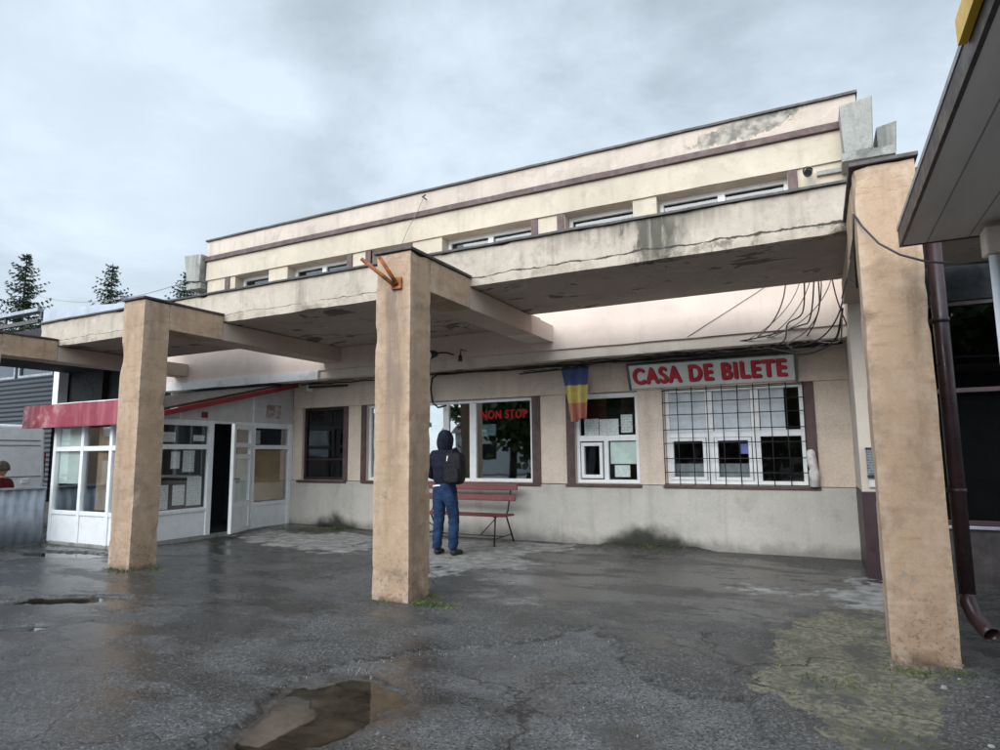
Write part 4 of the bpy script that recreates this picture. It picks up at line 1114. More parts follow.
for k in range(5):
    x0 = rq.uniform(-0.75, -0.1)
    pts = [Vector((x0 + 0.09 * math.cos(t_), 9.0 + 0.03 * math.sin(2 * t_ + k), 2.80 + 0.055 * math.sin(t_))) for t_ in [q * 0.45 for q in range(15)]]
    mb = MB(); mb.tube(pts, 0.006, 6); mb.build('cable', M['cablegrey'], cb)
# thin wire down the parapet and the hook it hangs from
t = thing('wall_hook', 'small hook with a thin wire hanging down the cream upper wall', 'hook', (-5.85, 8.8, 5.75))
mb = MB(); mb.tube([(-5.86, 8.86, 5.80), (-5.85, 8.72, 5.80), (-5.80, 8.66, 5.76), (-5.74, 8.66, 5.79)], 0.012, 7); mb.build('hook', M['iron'], t)
mb = MB(); mb.tube([(-5.86, 8.76, 5.78), (-6.0, 8.78, 5.55), (-6.2, 8.80, 5.3), (-6.35, 8.8, 5.0)], 0.005, 5); mb.build('wire', M['cablegrey'], t)
# wire from the right column to the kiosk roof
t = MB(); t.tube([(0.325, 5.06, 3.07), (0.36, 5.03, 2.98), (0.45, 4.98, 2.82), (0.56, 4.90, 2.70), (0.68, 4.8, 2.61), (0.82, 4.65, 2.53), (0.95, 4.52, 2.49)], 0.0075, 8)
tag(t.build('power_cable', M['cable']), 'single dark cable sagging from the right column across to the kiosk post', 'cable')
t = MB(); t.tube([(0.318, 5.10, 3.10), (0.314, 5.2, 2.95), (0.316, 5.3, 2.6), (0.30, 6.2, 2.9), (0.30, 7.5, 3.0)], 0.008, 7)
tag(t.build('power_cable', M['cable']), 'dark cable running back along the shaded side of the right column and beam', 'cable')
# overhead service wire at the left
t = MB(); t.tube(sag((-11.5, 9.0, 5.3), (-24, 12, 7.0), 0.4, 16, 0.0, 1), 0.008, 5)
tag(t.build('overhead_wire', M['cablegrey']), 'thin overhead wire crossing the sky from the left end of the station roof', 'wire')

# security camera
t = thing('security_camera', 'white bullet security camera under the cream band near the right end of the upper floor', 'camera', (0.08, 8.75, 4.97))
mb = MB(); mb.tube([(0.08, 8.84, 5.0), (0.08, 8.76, 5.0), (0.08, 8.70, 4.96)], 0.022, 8); mb.build('bracket', M['pvcgrey'], t)
mb = MB(); mb.tube([(0.09, 8.74, 4.98), (0.075, 8.52, 4.86)], [0.046, 0.054], 12); mb.build('camera_body', M['pvcgrey'], t)
mb = MB(); mb.tube([(0.0745, 8.515, 4.857), (0.074, 8.508, 4.853)], 0.046, 12); mb.build('lens', M['black'], t)
mb = MB(); mb.tube([(0.088, 8.75, 4.99), (0.073, 8.46, 4.862)], [0.052, 0.06], 12, caps=False); mb.build('sun_hood', M['steel'], t)
# lamps under the middle bay
t = thing('flood_lamp', 'small round floodlight on a dark arm under the middle canopy bay beside the column', 'lamp', (-5.56, 8.6, 3.0))
mb = MB(); mb.tube([(-5.30, 8.845, 3.02), (-5.30, 8.6, 3.02), (-5.52, 8.55, 3.02)], 0.014, 8); mb.build('arm', M['iron'], t)
mb = MB(); mb.tube([(-5.50, 8.62, 3.02), (-5.54, 8.46, 2.98)], [0.05, 0.085], 14); mb.build('lamp_head', M['iron'], t)
mb = MB(); mb.tube([(-5.5405, 8.458, 2.98), (-5.542, 8.452, 2.978)], 0.074, 14); mb.build('lens', M['pvc'], t)
t = thing('alarm_bell', 'small dark bell hanging under the middle canopy bay above the window', 'bell', (-5.03, 8.6, 2.85))
mb = MB(); mb.tube([(-5.03, 8.8, 3.05), (-5.03, 8.62, 3.05), (-5.03, 8.6, 2.95)], 0.008, 7); mb.build('bracket', M['iron'], t)
mb = MB(); mb.tube([(-5.03, 8.6, 2.97), (-5.03, 8.6, 2.94), (-5.03, 8.6, 2.89), (-5.03, 8.6, 2.86)], [0.012, 0.028, 0.032, 0.042], 12); mb.build('bell', M['maroon'], t)
t = thing('wall_lamp', 'slim tube lamp on a bracket over the dark window beside the kiosk', 'lamp', (-8.6, 9.4, 2.72))
mb = MB(); mb.tube([(-8.95, 9.4, 2.73), (-8.0, 9.42, 2.72)], 0.022, 8); mb.build('tube', M['cable'], t)
mb = MB(); mb.box(-8.99, -8.95, 9.36, 9.52, 2.66, 2.78); mb.build('bracket', M['pvc'], t, 0.005)

# flag
g = G('faded_flag')
z = g.sep(g.pos)[2]
c = g.mix(g.mr(z, 2.432, 2.436), (0.78, 0.66, 0.18), (0.055, 0.105, 0.34))
c = g.mix(g.mr(z, 2.158, 2.162), (0.70, 0.26, 0.17), c)
c = g.mix(0.14, c, (0.5, 0.47, 0.45))
c = g.mix(g.mr(g.noise(9, 5), 0.35, 0.7, 0, 0.35), c, g.mix(1.0, c, (0.6, 0.6, 0.6), 'MULTIPLY'))
bs = g.n('ShaderNodeBsdfPrincipled', {'Base Color': c, 'Roughness': 0.9, 'Specular IOR Level': 0.1})
tl = g.n('ShaderNodeBsdfTranslucent', {'Color': c}); ms2 = g.n('ShaderNodeMixShader', {0: 0.3})
g.t.links.new(bs.outputs[0], ms2.inputs[1]); g.t.links.new(tl.outputs[0], ms2.inputs[2])
oo = g.n('ShaderNodeOutputMaterial'); g.t.links.new(ms2.outputs[0], oo.inputs[0]); M['flag'] = g.mat
fl = thing('national_flag', 'faded blue, yellow and red flag hanging limp from a thin pole left of the sign', 'flag', (-3.3, 9.2, 2.68))
mb = MB(); mb.tube([(-4.32, 9.30, 2.685), (-3.1, 9.18, 2.705)], 0.012, 8); mb.build('pole', M['iron'], fl)
mb = MB(); nu, nv = 26, 30
vs, fs = [], []
for j in range(nv + 1):
    t_ = j / nv
    xl, xr = -3.56 + 0.12 * t_ ** 0.9, -3.11 - 0.03 * t_
    for i in range(nu + 1):
        s_ = i / nu
        fold = (0.02 + 0.05 * t_) * math.sin(s_ * 15 + 1.6 * t_ + 0.8 * math.sin(3 * t_)) + 0.02 * t_ * math.sin(s_ * 31 + t_ * 3)
        vs.append((xl + (xr - xl) * s_, 9.215 + fold - 0.02 * s_, 2.685 + 0.015 * s_ - 0.80 * t_ - 0.02 * t_ * math.sin(s_ * 6)))
for j in range(nv):
    for i in range(nu):
        a = j * (nu + 1) + i
        fs.append((a, a + 1, a + nu + 2, a + nu + 1))
mb.add(vs, fs, True)
fc = mb.build('cloth', M['flag'], fl); sm_ = fc.modifiers.new('thickness', 'SOLIDIFY'); sm_.thickness = 0.002

# ------------------------------------------------------------------ BENCH
g = G('bench_red_paint')
wg = g.noise(1.0, 5, 0.6, g.vmul(g.pos, (3, 40, 40)))
c = g.mix(g.mr(wg, 0.3, 0.7), (0.125, 0.02, 0.024), (0.21, 0.04, 0.044))
c = g.mix(g.mr(g.noise(5, 6, 0.65), 0.55, 0.75, 0, 0.5), c, (0.36, 0.2, 0.18))
M['bench'] = g.done(c, 0.5, g.bump(wg, 0.2, 0.004))
be = thing('park_bench', 'red slatted bench with thin black steel legs under the lettered window', 'bench', (-5.15, 9.05, 0))
def slat(nm, x0, x1, c, ax, w, th):
    mb = MB(); c = Vector(c); ax = Vector(ax).normalized(); nn = Vector((0, -ax.z, ax.y))
    q = [c - ax * w / 2 - nn * th / 2, c + ax * w / 2 - nn * th / 2, c + ax * w / 2 + nn * th / 2, c - ax * w / 2 + nn * th / 2]
    mb.hexa([(x0, *q[0][1:]), (x1, *q[0][1:]), (x1, *q[1][1:]), (x0, *q[1][1:]), (x0, *q[3][1:]), (x1, *q[3][1:]), (x1, *q[2][1:]), (x0, *q[2][1:])])
    mb.build(nm, M['bench'], be, 0.006)
slat('backrest_slat', -6.05, -4.36, (0, 9.25, 0.865), (0, 0.22, 1), 0.11, 0.03)
slat('backrest_slat', -6.02, -4.37, (0, 9.20, 0.695), (0, 0.22, 1), 0.10, 0.03)
slat('seat_slat', -6.04, -4.30, (0, 8.68, 0.462), (0, 1, -0.02), 0.11, 0.03)
slat('seat_slat', -6.03, -4.31, (0, 8.81, 0.460), (0, 1, -0.02), 0.11, 0.03)
slat('seat_slat', -6.04, -4.30, (0, 8.94, 0.457), (0, 1, -0.02), 0.11, 0.03)
for xl in (-5.88, -4.48):
    mb = MB(); mb.tube([(xl, 8.66, 0.0), (xl, 8.70, 0.44)], 0.014, 8); mb.build('leg', M['iron'], be)
    mb = MB(); mb.tube([(xl, 9.34, 0.0), (xl, 9.07, 0.44), (xl, 9.14, 0.5), (xl, 9.285, 0.93)], 0.014, 8); mb.build('leg', M['iron'], be)
    mb = MB(); mb.tube([(xl, 8.66, 0.442), (xl, 9.08, 0.438)], 0.013, 8); mb.tube([(xl, 8.665, 0.11), (xl, 9.29, 0.13)], 0.009, 8); mb.build('frame', M['iron'], be)
mb = MB(); mb.tube([(-5.88, 8.98, 0.12), (-4.48, 8.98, 0.12)], 0.008, 6); mb.tube([(-4.48, 8.72, 0.42), (-4.85, 8.9, 0.13)], 0.009, 6); mb.tube([(-5.88, 8.72, 0.42), (-5.5, 8.9, 0.13)], 0.009, 6); mb.build('brace', M['iron'], be)


# ------------------------------------------------------------------ PEOPLE
def skin_mesh(name, verts, edges, radii, mat, parent, root=0, sub=2, smooth=True, post=None):
    me = bpy.data.meshes.new(name)
    me.from_pydata(verts, edges, [])
    o = bpy.data.objects.new(name, me)
    COL.objects.link(o)
    sk = o.modifiers.new('skin', 'SKIN')
    for i, v in enumerate(me.skin_vertices[0].data):
        r = radii[i]
        v.radius = r if isinstance(r, tuple) else (r, r)
        v.use_root = (i == root)
    sb = o.modifiers.new('sub', 'SUBSURF'); sb.levels = sub; sb.render_levels = sub
    dg = bpy.context.evaluated_depsgraph_get()
    m2 = bpy.data.meshes.new_from_object(o.evaluated_get(dg))
    bpy.data.objects.remove(o)
    if post:
        for v in m2.vertices:
            v.co = post(v.co.copy())
    m2.polygons.foreach_set('use_smooth', [True] * len(m2.polygons))
    m2.materials.clear(); m2.materials.append(mat)
    o = bpy.data.objects.new(name, m2)
    COL.objects.link(o)
    o.parent = parent
    return o


M['skin'] = plain('skin', (0.50, 0.30, 0.22), 0.55, var=0.06)
def cloth(name, col, scale=40, var=0.3, rough=0.9):
    g = G(name)
    p = g.objpos()
    c = g.mix(g.mr(g.noise(7, 5, 0.6, p), 0.3, 0.7), tuple(q * (1 - var) for q in col), tuple(q * (1 + var) for q in col))
    w = g.noise(1.0, 4, 0.55, g.vmul(p, (9, 9, 22)), 1.5)
    return g.done(c, rough, g.bump(w, 0.7, 0.03), spec=0.25)
M['hoodie'] = cloth('navy_hoodie', (0.012, 0.014, 0.028))
M['jeans'] = cloth('blue_jeans', (0.016, 0.036, 0.088), var=0.45)
M['shirt'] = cloth('white_shirt', (0.7, 0.72, 0.74))
M['bag'] = cloth('black_bag', (0.010, 0.010, 0.014), rough=0.6)
M['shoe'] = plain('dark_shoe', (0.015, 0.016, 0.02), 0.6)
M['redjacket'] = cloth('dark_red_jacket', (0.13, 0.012, 0.016))
M['hairgrey'] = plain('brown_grey_hair', (0.10, 0.075, 0.06), 0.8, var=0.4, scale=40, bump=0.6)


def head_mesh(parent, c, s=1.0, yaw=0.0):
    """head with face, ears; faces +Y before yaw"""
    n, mm = 28, 22
    vs, fs = [], []
    for j in range(mm + 1):
        ph = math.pi * j / mm
        for i in range(n):
            th = 2 * math.pi * i / n
            x, y, z = math.sin(ph) * math.sin(th), math.sin(ph) * math.cos(th), math.cos(ph)
            px, py, pz = x * 0.074, y * 0.094, z * 0.115
            if z < -0.2: px *= 1 + (z + 0.2) * 0.35; py += 0.012 * (-z)
            if y > 0:
                f = max(0.0, 1 - abs(x) * 6) * max(0.0, 1 - abs(z + 0.08) * 3.2)
                py += 0.020 * f                                               # nose
                e = math.exp(-((abs(x) - 0.36) / 0.16) ** 2 - ((z - 0.10) / 0.13) ** 2)
                py -= 0.010 * e                                               # eye sockets
                mo = math.exp(-(x / 0.28) ** 2 - ((z + 0.50) / 0.06) ** 2)
                py -= 0.005 * mo                                              # mouth line
                py += 0.006 * math.exp(-(x / 0.25) ** 2 - ((z + 0.72) / 0.14) ** 2)
            er = math.exp(-((y + 0.05) / 0.20) ** 2 - ((z + 0.02) / 0.24) ** 2) * max(0, abs(x) - 0.8) * 5
            px += math.copysign(0.014 * er, x)
            vs.append((px, py, pz)); 
    for j in range(mm):
        for i in range(n):
            fs.append((j * n + i, (j + 1) * n + i, (j + 1) * n + (i + 1) % n, j * n + (i + 1) % n))
    R = Matrix.Rotation(yaw, 3, 'Z')
    return [R @ (Vector(v) * s) + Vector(c) for v in vs], fs


def make_body(parent, V, E, Rr, mat, headc, heads, yaw, hands):
    """one continuous mesh: skinned limbs with head and hands joined in"""
    o = skin_mesh('body', V, E, Rr, mat, parent, root=0, sub=2)
    m2 = o.data
    vs = [v.co.copy() for v in m2.vertices]; fs = [tuple(p.vertices) for p in m2.polygons]
    hv, hf = head_mesh(parent, headc, heads, yaw)
    b = len(vs); vs += hv; fs += [tuple(b + i for i in f) for f in hf]
    for (wr, dirn, palm, sgn) in hands:
        d = Vector(dirn).normalized(); pn = Vector(palm).normalized(); sd_ = d.cross(pn).normalized() * sgn
        hb = MB()
        w0 = Vector(wr)
        hb.tube([w0 - d * 0.01, w0 + d * 0.03, w0 + d * 0.07, w0 + d * 0.09], [0.022, 0.033, 0.037, 0.03], 10)
        for k in range(4):
            off = sd_ * (0.027 - 0.018 * k); L = (0.070, 0.078, 0.072, 0.056)[k]
            p0 = w0 + d * 0.075 + off
            hb.tube([p0, p0 + d * L * 0.45 + pn * 0.006, p0 + d * L * 0.75 + pn * 0.022, p0 + d * L * 0.85 + pn * 0.042], [0.0095, 0.009, 0.0085, 0.006], 8)
        p0 = w0 + d * 0.02 + sd_ * 0.028
        hb.tube([p0, p0 + sd_ * 0.022 + d * 0.025 + pn * 0.01, p0 + sd_ * 0.024 + d * 0.055 + pn * 0.026], [0.012, 0.0105, 0.007], 8)
        b = len(vs); vs += hb.v; fs += [tuple(b + i for i in f) for f in hb.f]
    me = bpy.data.meshes.new('body'); me.from_pydata([tuple(v) for v in vs], [], fs)
    me.polygons.foreach_set('use_smooth', [True] * len(me.polygons)); me.materials.append(mat)
    o.data = me
    return o


pr = thing('person', 'person in dark hooded jacket and blue jeans standing by the bench, back turned', 'person', (-4.80, 7.76, 0))
# local coordinates, facing +Y (to the window)
V = [(0, 0, 0.93), (0, 0.0, 1.12), (0, -0.01, 1.32), (0, 0.0, 1.44), (0, 0.02, 1.50),
     (-0.16, 0, 1.40), (-0.24, -0.03, 1.15), (-0.17, 0.17, 1.06), (0.16, 0, 1.40), (0.24, -0.03, 1.15), (0.17, 0.17, 1.06),
     (-0.085, 0, 0.86), (-0.10, 0.012, 0.48), (-0.115, -0.02, 0.09), (-0.13, 0.10, 0.035), (0.085, 0, 0.86), (0.115, 0.02, 0.48), (0.145, -0.02, 0.09), (0.175, 0.10, 0.035)]
E_ = [(0, 1), (1, 2), (2, 3), (3, 4), (2, 5), (5, 6), (6, 7), (2, 8), (8, 9), (9, 10), (0, 11), (11, 12), (12, 13), (13, 14), (0, 15), (15, 16), (16, 17), (17, 18)]
Rr = [(0.13, 0.10), (0.12, 0.09), (0.13, 0.095), 0.055, 0.05, 0.05, 0.042, 0.03, 0.05, 0.042, 0.03, 0.072, 0.040, 0.026, 0.024, 0.072, 0.040, 0.026, 0.024]
make_body(pr, V, E_, Rr, M['skin'], (0.0, 0.03, 1.585), 0.98, 0.25, [((-0.16, 0.18, 1.06), (0.35, 0.9, 0.1), (0.3, 0, -1), 1), ((0.16, 0.18, 1.06), (-0.35, 0.9, 0.1), (-0.3, 0, -1), -1)])
Vh = [(0, 0, 0.955), (0, -0.005, 1.09), (0, -0.015, 1.24), (0, -0.02, 1.36), (0, -0.01, 1.45), (-0.155, -0.01, 1.385), (-0.235, -0.035, 1.24), (-0.265, -0.03, 1.12), (-0.19, 0.14, 1.065),
      (0.155, -0.01, 1.385), (0.235, -0.035, 1.24), (0.265, -0.03, 1.12), (0.19, 0.14, 1.065)]
Eh = [(0, 1), (1, 2), (2, 3), (3, 4), (3, 5), (5, 6), (6, 7), (7, 8), (3, 9), (9, 10), (10, 11), (11, 12)]
Rh = [(0.18, 0.135), (0.19, 0.14), (0.195, 0.14), (0.17, 0.12), (0.10, 0.085), 0.085, 0.075, 0.068, 0.056, 0.085, 0.075, 0.068, 0.056]
skin_mesh('hooded_jacket', Vh, Eh, Rh, M['hoodie'], pr, 0, 3, post=lambda v: v + Vector((mnoise.noise(Vector((v.x * 7, v.y * 7, v.z * 13))), mnoise.noise(Vector((v.x * 7 + 5, v.y * 7, v.z * 15))), 0)) * 0.014)
# hood: shell round the back of the head, open at the face
vs, fs = [], []
n, mm = 24, 16
for j in range(mm + 1):
    ph = math.pi * 0.98 * j / mm
    for i in range(n + 1):
        th = math.radians(58) + (2 * math.pi - math.radians(116)) * i / n
        x, y, z = math.sin(ph) * math.sin(th), math.sin(ph) * math.cos(th), math.cos(ph)
        k = 1 + 0.05 * math.sin(5 * th + 3 * ph) + 0.10 * max(0, -y) * max(0, z + 0.3)
        vs.append((x * 0.100 * k, 0.02 + y * 0.122 * k, 1.580 + z * (0.145 if z > 0 else 0.185) * k))
for j in range(mm):
    for i in range(n):
        a = j * (n + 1) + i
        fs.append((a, a + n + 1, a + n + 2, a + 1))
me_ = bpy.data.meshes.new('hood'); me_.from_pydata(vs, [], fs); me_.polygons.foreach_set('use_smooth', [True] * len(fs)); me_.materials.append(M['hoodie'])
ho = bpy.data.objects.new('hood', me_); COL.objects.link(ho); ho.parent = pr
sm_ = ho.modifiers.new('thickness', 'SOLIDIFY'); sm_.thickness = 0.015
Vj = [(0, 0, 1.06), (0, 0, 0.93), (-0.088, 0.0, 0.80), (-0.090, 0.01, 0.64), (-0.094, 0.01, 0.48), (-0.106, -0.005, 0.28), (-0.118, -0.02, 0.055), (0.092, 0.0, 0.80), (0.112, 0.03, 0.64), (0.128, 0.05, 0.48), (0.138, 0.01, 0.28), (0.147, -0.02, 0.055)]
Ej = [(0, 1), (1, 2), (2, 3), (3, 4), (4, 5), (5, 6), (1, 7), (7, 8), (8, 9), (9, 10), (10, 11)]
Rj = [(0.17, 0.125), (0.178, 0.135), 0.108, 0.096, 0.082, 0.074, 0.072, 0.108, 0.096, 0.082, 0.074, 0.072]
skin_mesh('jeans', Vj, Ej, Rj, M['jeans'], pr, 0, 3, post=lambda v: v + Vector((mnoise.noise(Vector((v.x * 9, v.y * 9, v.z * 15))), mnoise.noise(Vector((v.x * 9 + 5, v.y * 9, v.z * 17))), 0)) * (0.010 + 0.012 * max(0, 0.3 - v.z) / 0.3))
mb = MB(); nn = 24
vs = []
for zz_ in (0.945, 0.966):
    for i in range(nn):
        a = math.pi * (1.0 + 0.52 * i / (nn - 1))
        vs.append((0.178 * math.cos(a), 0.138 * math.sin(a), zz_ + 0.008 * math.sin(3 * a)))
mb.add([Vector(v) + Vector(pr.location) for v in vs], [(i, i + 1, nn + i + 1, nn + i) for i in range(nn - 1)], True)
mb.build('shirt_hem', M['shirt'], pr)
for s_, fx, ox in ((-1, -0.118, -0.012), (1, 0.148, 0.022)):
    skin_mesh('shoe', [(fx, -0.055, 0.042), (fx, 0.02, 0.045), (fx + ox, 0.11, 0.034), (fx + ox * 1.4, 0.185, 0.028)], [(0, 1), (1, 2), (2, 3)], [(0.050, 0.05), (0.052, 0.055), (0.054, 0.042), (0.042, 0.032)], M['shoe'], pr, 0, 2)
# backpack slung on the right shoulder
bp = thing('backpack', 'black backpack slung over the right shoulder of the hooded person', 'backpack', (-4.62, 7.62, 0.95))
def superbox(c, h, e, n=14):
    vs, fs = [], []
    for j in range(n + 1):
        ph = -math.pi / 2 + math.pi * j / n
        for i in range(2 * n):
            th = 2 * math.pi * i / (2 * n)
            f = lambda q: math.copysign(abs(q) ** e, q)
            vs.append((c[0] + h[0] * f(math.cos(ph)) * f(math.cos(th)), c[1] + h[1] * f(math.cos(ph)) * f(math.sin(th)), c[2] + h[2] * f(math.sin(ph))))
    for j in range(n):
        for i in range(2 * n):
            fs.append((j * 2 * n + i, j * 2 * n + (i + 1) % (2 * n), (j + 1) * 2 * n + (i + 1) % (2 * n), (j + 1) * 2 * n + i))
    return vs, fs
mb = MB(); vs, fs = superbox((-4.52, 7.56, 1.20), (0.15, 0.095, 0.22), 0.45); mb.add(vs, fs, True); mb.build('main_pocket', M['bag'], bp)
mb = MB(); vs, fs = superbox((-4.505, 7.465, 1.11), (0.115, 0.035, 0.105), 0.45); mb.add(vs, fs, True); mb.build('front_pocket', M['bag'], bp)
mb = MB(); mb.tube([(-4.60, 7.62, 1.37), (-4.635, 7.70, 1.455), (-4.64, 7.80, 1.475), (-4.63, 7.89, 1.40), (-4.58, 7.89, 1.2), (-4.50, 7.70, 1.04)], 0.018, 8); mb.build('strap', M['bag'], bp)
mb = MB(); mb.tube([(-4.58, 7.50, 1.385), (-4.575, 7.47, 1.36), (-4.57, 7.445, 1.30)], 0.009, 6); mb.build('zip_pull', M['pvc'], bp)

# seated person by the barrier
p2 = thing('person', 'seated person in a dark red jacket behind the metal barrier at the left edge', 'person', (-12.15, 5.77, 0.0))
V = [(0, 0, 0.52), (0, 0.0, 0.72), (0, 0.0, 0.95), (0, 0.01, 1.06), (0, 0.02, 1.12), (-0.17, 0, 0.98), (-0.25, 0.02, 0.74), (-0.18, 0.22, 0.62), (0.17, 0, 0.98), (0.25, 0.02, 0.74), (0.18, 0.22, 0.62),
     (-0.10, 0.05, 0.50), (-0.13, 0.43, 0.50), (-0.13, 0.42, 0.10), (-0.13, 0.54, 0.04), (0.10, 0.05, 0.50), (0.13, 0.43, 0.50), (0.13, 0.42, 0.10), (0.13, 0.54, 0.04)]
rot2 = Matrix.Rotation(math.radians(131), 3, 'Z')
V = [tuple(rot2 @ Vector(v)) for v in V]
hd2 = [(tuple(rot2 @ Vector((-0.17, 0.23, 0.62))), tuple(rot2 @ Vector((0.2, 0.9, -0.1))), (0, 0, -1), 1), (tuple(rot2 @ Vector((0.17, 0.23, 0.62))), tuple(rot2 @ Vector((-0.2, 0.9, -0.1))), (0, 0, -1), -1)]
make_body(p2, V, E_, Rr, M['skin'], tuple(rot2 @ Vector((0, 0.03, 1.215))), 1.0, math.radians(112), hd2)
Vj2 = [(0, 0, 0.54), (0, 0, 0.72), (0, 0, 0.92), (0, 0.01, 1.10), (-0.16, 0, 0.96), (-0.255, 0.02, 0.74), (-0.19, 0.20, 0.625), (0.16, 0, 0.96), (0.255, 0.02, 0.74), (0.19, 0.20, 0.625)]
skin_mesh('jacket', [tuple(rot2 @ Vector(v)) for v in Vj2], [(0, 1), (1, 2), (2, 3), (2, 4), (4, 5), (5, 6), (2, 7), (7, 8), (8, 9)], [(0.2, 0.15), (0.195, 0.145), (0.18, 0.13), (0.085, 0.08), 0.085, 0.07, 0.055, 0.085, 0.07, 0.055], M['redjacket'], p2)
Vt2 = [(0, 0, 0.52), (-0.10, 0.06, 0.50), (-0.13, 0.42, 0.50), (-0.13, 0.42, 0.12), (0.10, 0.06, 0.50), (0.13, 0.42, 0.50), (0.13, 0.42, 0.12)]
skin_mesh('trousers', [tuple(rot2 @ Vector(v)) for v in Vt2], [(0, 1), (1, 2), (2, 3), (0, 4), (4, 5), (5, 6)], [(0.17, 0.12), 0.1, 0.08, 0.065, 0.1, 0.08, 0.065], M['bag'], p2)
vs, fs = [], []
for j in range(11):
    ph = math.radians(100) * j / 10
    for i in range(25):
        th = math.radians(62) + math.radians(236) * i / 24
        vs.append(tuple(Matrix.Rotation(math.radians(112), 3, 'Z') @ Vector((math.sin(ph) * math.sin(th) * 0.088, math.sin(ph) * math.cos(th) * 0.108, math.cos(ph) * 0.13)) + rot2 @ Vector((0, 0.03, 1.22))))
for j in range(10):
    for i in range(24):
        a = j * 25 + i; fs.append((a, a + 25, a + 26, a + 1))
me_ = bpy.data.meshes.new('hair'); me_.from_pydata(vs, [], fs); me_.polygons.foreach_set('use_smooth', [True] * len(fs)); me_.materials.append(M['hairgrey'])
ho = bpy.data.objects.new('hair', me_); COL.objects.link(ho); ho.parent = p2; ho.modifiers.new('thickness', 'SOLIDIFY').thickness = 0.012
st = thing('stool', 'low wooden stool under the seated person behind the metal barrier', 'stool', (-12.14, 5.78, 0))
mb = MB(); mb.box(-12.32, -11.96, 5.62, 5.94, 0.38, 0.41); mb.build('seat', M['tan'], st, 0.006)
for sx in (-12.29, -12.02):
    for sy in (5.65, 5.88):
        mb = MB(); mb.box(sx, sx + 0.03, sy, sy + 0.03, 0, 0.379); mb.build('leg', M['tan'], st)

# ------------------------------------------------------------------ LEFT EDGE: barrier, van, shed
fe = thing('metal_barrier', 'grey ribbed sheet metal barrier standing beside the white kiosk', 'barrier', (-11.4, 5.0, 0))
mb = MB()
yy = 3.2; pts = []
while yy < 6.04:
    pts.append(yy); yy += 0.02
vs, fs = [], []
for k, yv in enumerate(pts):
    dx_ = 0.012 * math.sin(yv * 42)
    vs += [(-11.40 + dx_, yv, 0.03), (-11.40 + dx_, yv, 0.90)]
for k in range(len(pts) - 1):
    fs.append((2 * k, 2 * k + 2, 2 * k + 3, 2 * k + 1))
mb.add(vs, fs, True)
M['corrplain'] = plain('zinc_sheet', (0.33, 0.36, 0.41), 0.5, 0.25, var=0.15, scale=4, dirtcol=(0.20, 0.20, 0.21), dirt=0.4)
ob = mb.build('sheet', M['corrplain'], fe); ob.modifiers.new('thickness', 'SOLIDIFY').thickness = 0.004
mb = MB(); mb.box(-11.43, -11.37, 3.2, 6.04, 0.902, 0.935); mb.build('top_rail', M['steel'], fe, 0.005)
for yy in (3.3, 4.7, 5.98):
    mb = MB(); mb.box(-11.47, -11.425, yy, yy + 0.05, -0.05, 0.93); mb.build('post', M['steel'], fe)

van = thing('parked_van', 'white panel van parked behind the metal barrier at the left edge', 'van', (-14.9, 5.0, 0))
prof = [(7.36, 0.42), (7.38, 1.0), (7.33, 1.95), (7.22, 2.05), (3.4, 2.05), (3.1, 2.0), (2.35, 1.32), (1.65, 1.12), (1.55, 0.9), (1.55, 0.42)]
mb = MB(); mb.prism(prof, -15.9, -14.0, lambda a, b, c: (c, a, b)); mb.build('body', M['whitepaint'], van, 0.05)
M['seam'] = plain('van_seam', (0.10, 0.10, 0.115), 0.5)
for z0, z1, y0, y1 in ((1.735, 1.75, 4.2, 7.25), (1.64, 1.652, 4.2, 7.25), (1.03, 1.045, 4.2, 7.30), (0.62, 0.70, 1.9, 7.3)):
    mb = MB(); mb.box(-14.004, -13.992, y0, y1, z0, z1); mb.build('side_moulding', M['seam'], van)
mb = MB(); mb.box(-14.002, -13.985, 6.95, 7.09, 0.90, 1.0); mb.build('door_handle', M['whitepaint'], van, 0.01)
mb = MB(); mb.prism([(3.0, 1.33), (4.0, 1.33), (4.0, 1.85), (3.25, 1.85), (3.0, 1.6)], -14.003, -13.99, lambda a, b, c: (c, a, b)); mb.build('side_window', M['glassdark'], van)
mb = MB(); mb.hexa([(-15.75, 3.02, 1.96), (-14.15, 3.02, 1.96), (-14.15, 2.42, 1.40), (-15.75, 2.42, 1.40), (-15.75, 3.0, 1.98), (-14.15, 3.0, 1.98), (-14.15, 2.40, 1.42), (-15.75, 2.40, 1.42)]); mb.build('windscreen', M['glassdark'], van)
mb = MB(); mb.prism([(-15.6, 1.35), (-14.3, 1.35), (-14.3, 1.85), (-15.6, 1.85)], 7.37, 7.39, lambda a, b, c: (a, c, b)); mb.build('rear_window', M['glassdark'], van)
for yy in (2.5, 6.35):
    for xx in (-14.12, -15.78):
        mb = MB(); mb.tube([(xx - 0.11, yy, 0.33), (xx + 0.125, yy, 0.33)], 0.33, 24); wh = mb.build('wheel', M['black'], van)
        mb = MB(); mb.tube([(xx + 0.126, yy, 0.33), (xx + 0.135, yy, 0.33)], 0.19, 20); mb.build('rim', M['steel'], wh)
for xx in (-15.85, -14.12):
    mb = MB(); mb.box(xx, xx + 0.09, 7.370, 7.384, 0.95, 1.5); mb.build('tail_lamp', M['reddark'], van)
mb = MB(); mb.box(-14.9, -14.2, 3.4, 6.2, 2.12, 2.16); mb.box(-14.85, -14.8, 3.6, 3.65, 2.04, 2.12); mb.box(-14.85, -14.8, 6.0, 6.05, 2.04, 2.12); mb.build('roof_rack', M['whitepaint'], van, 0.01)

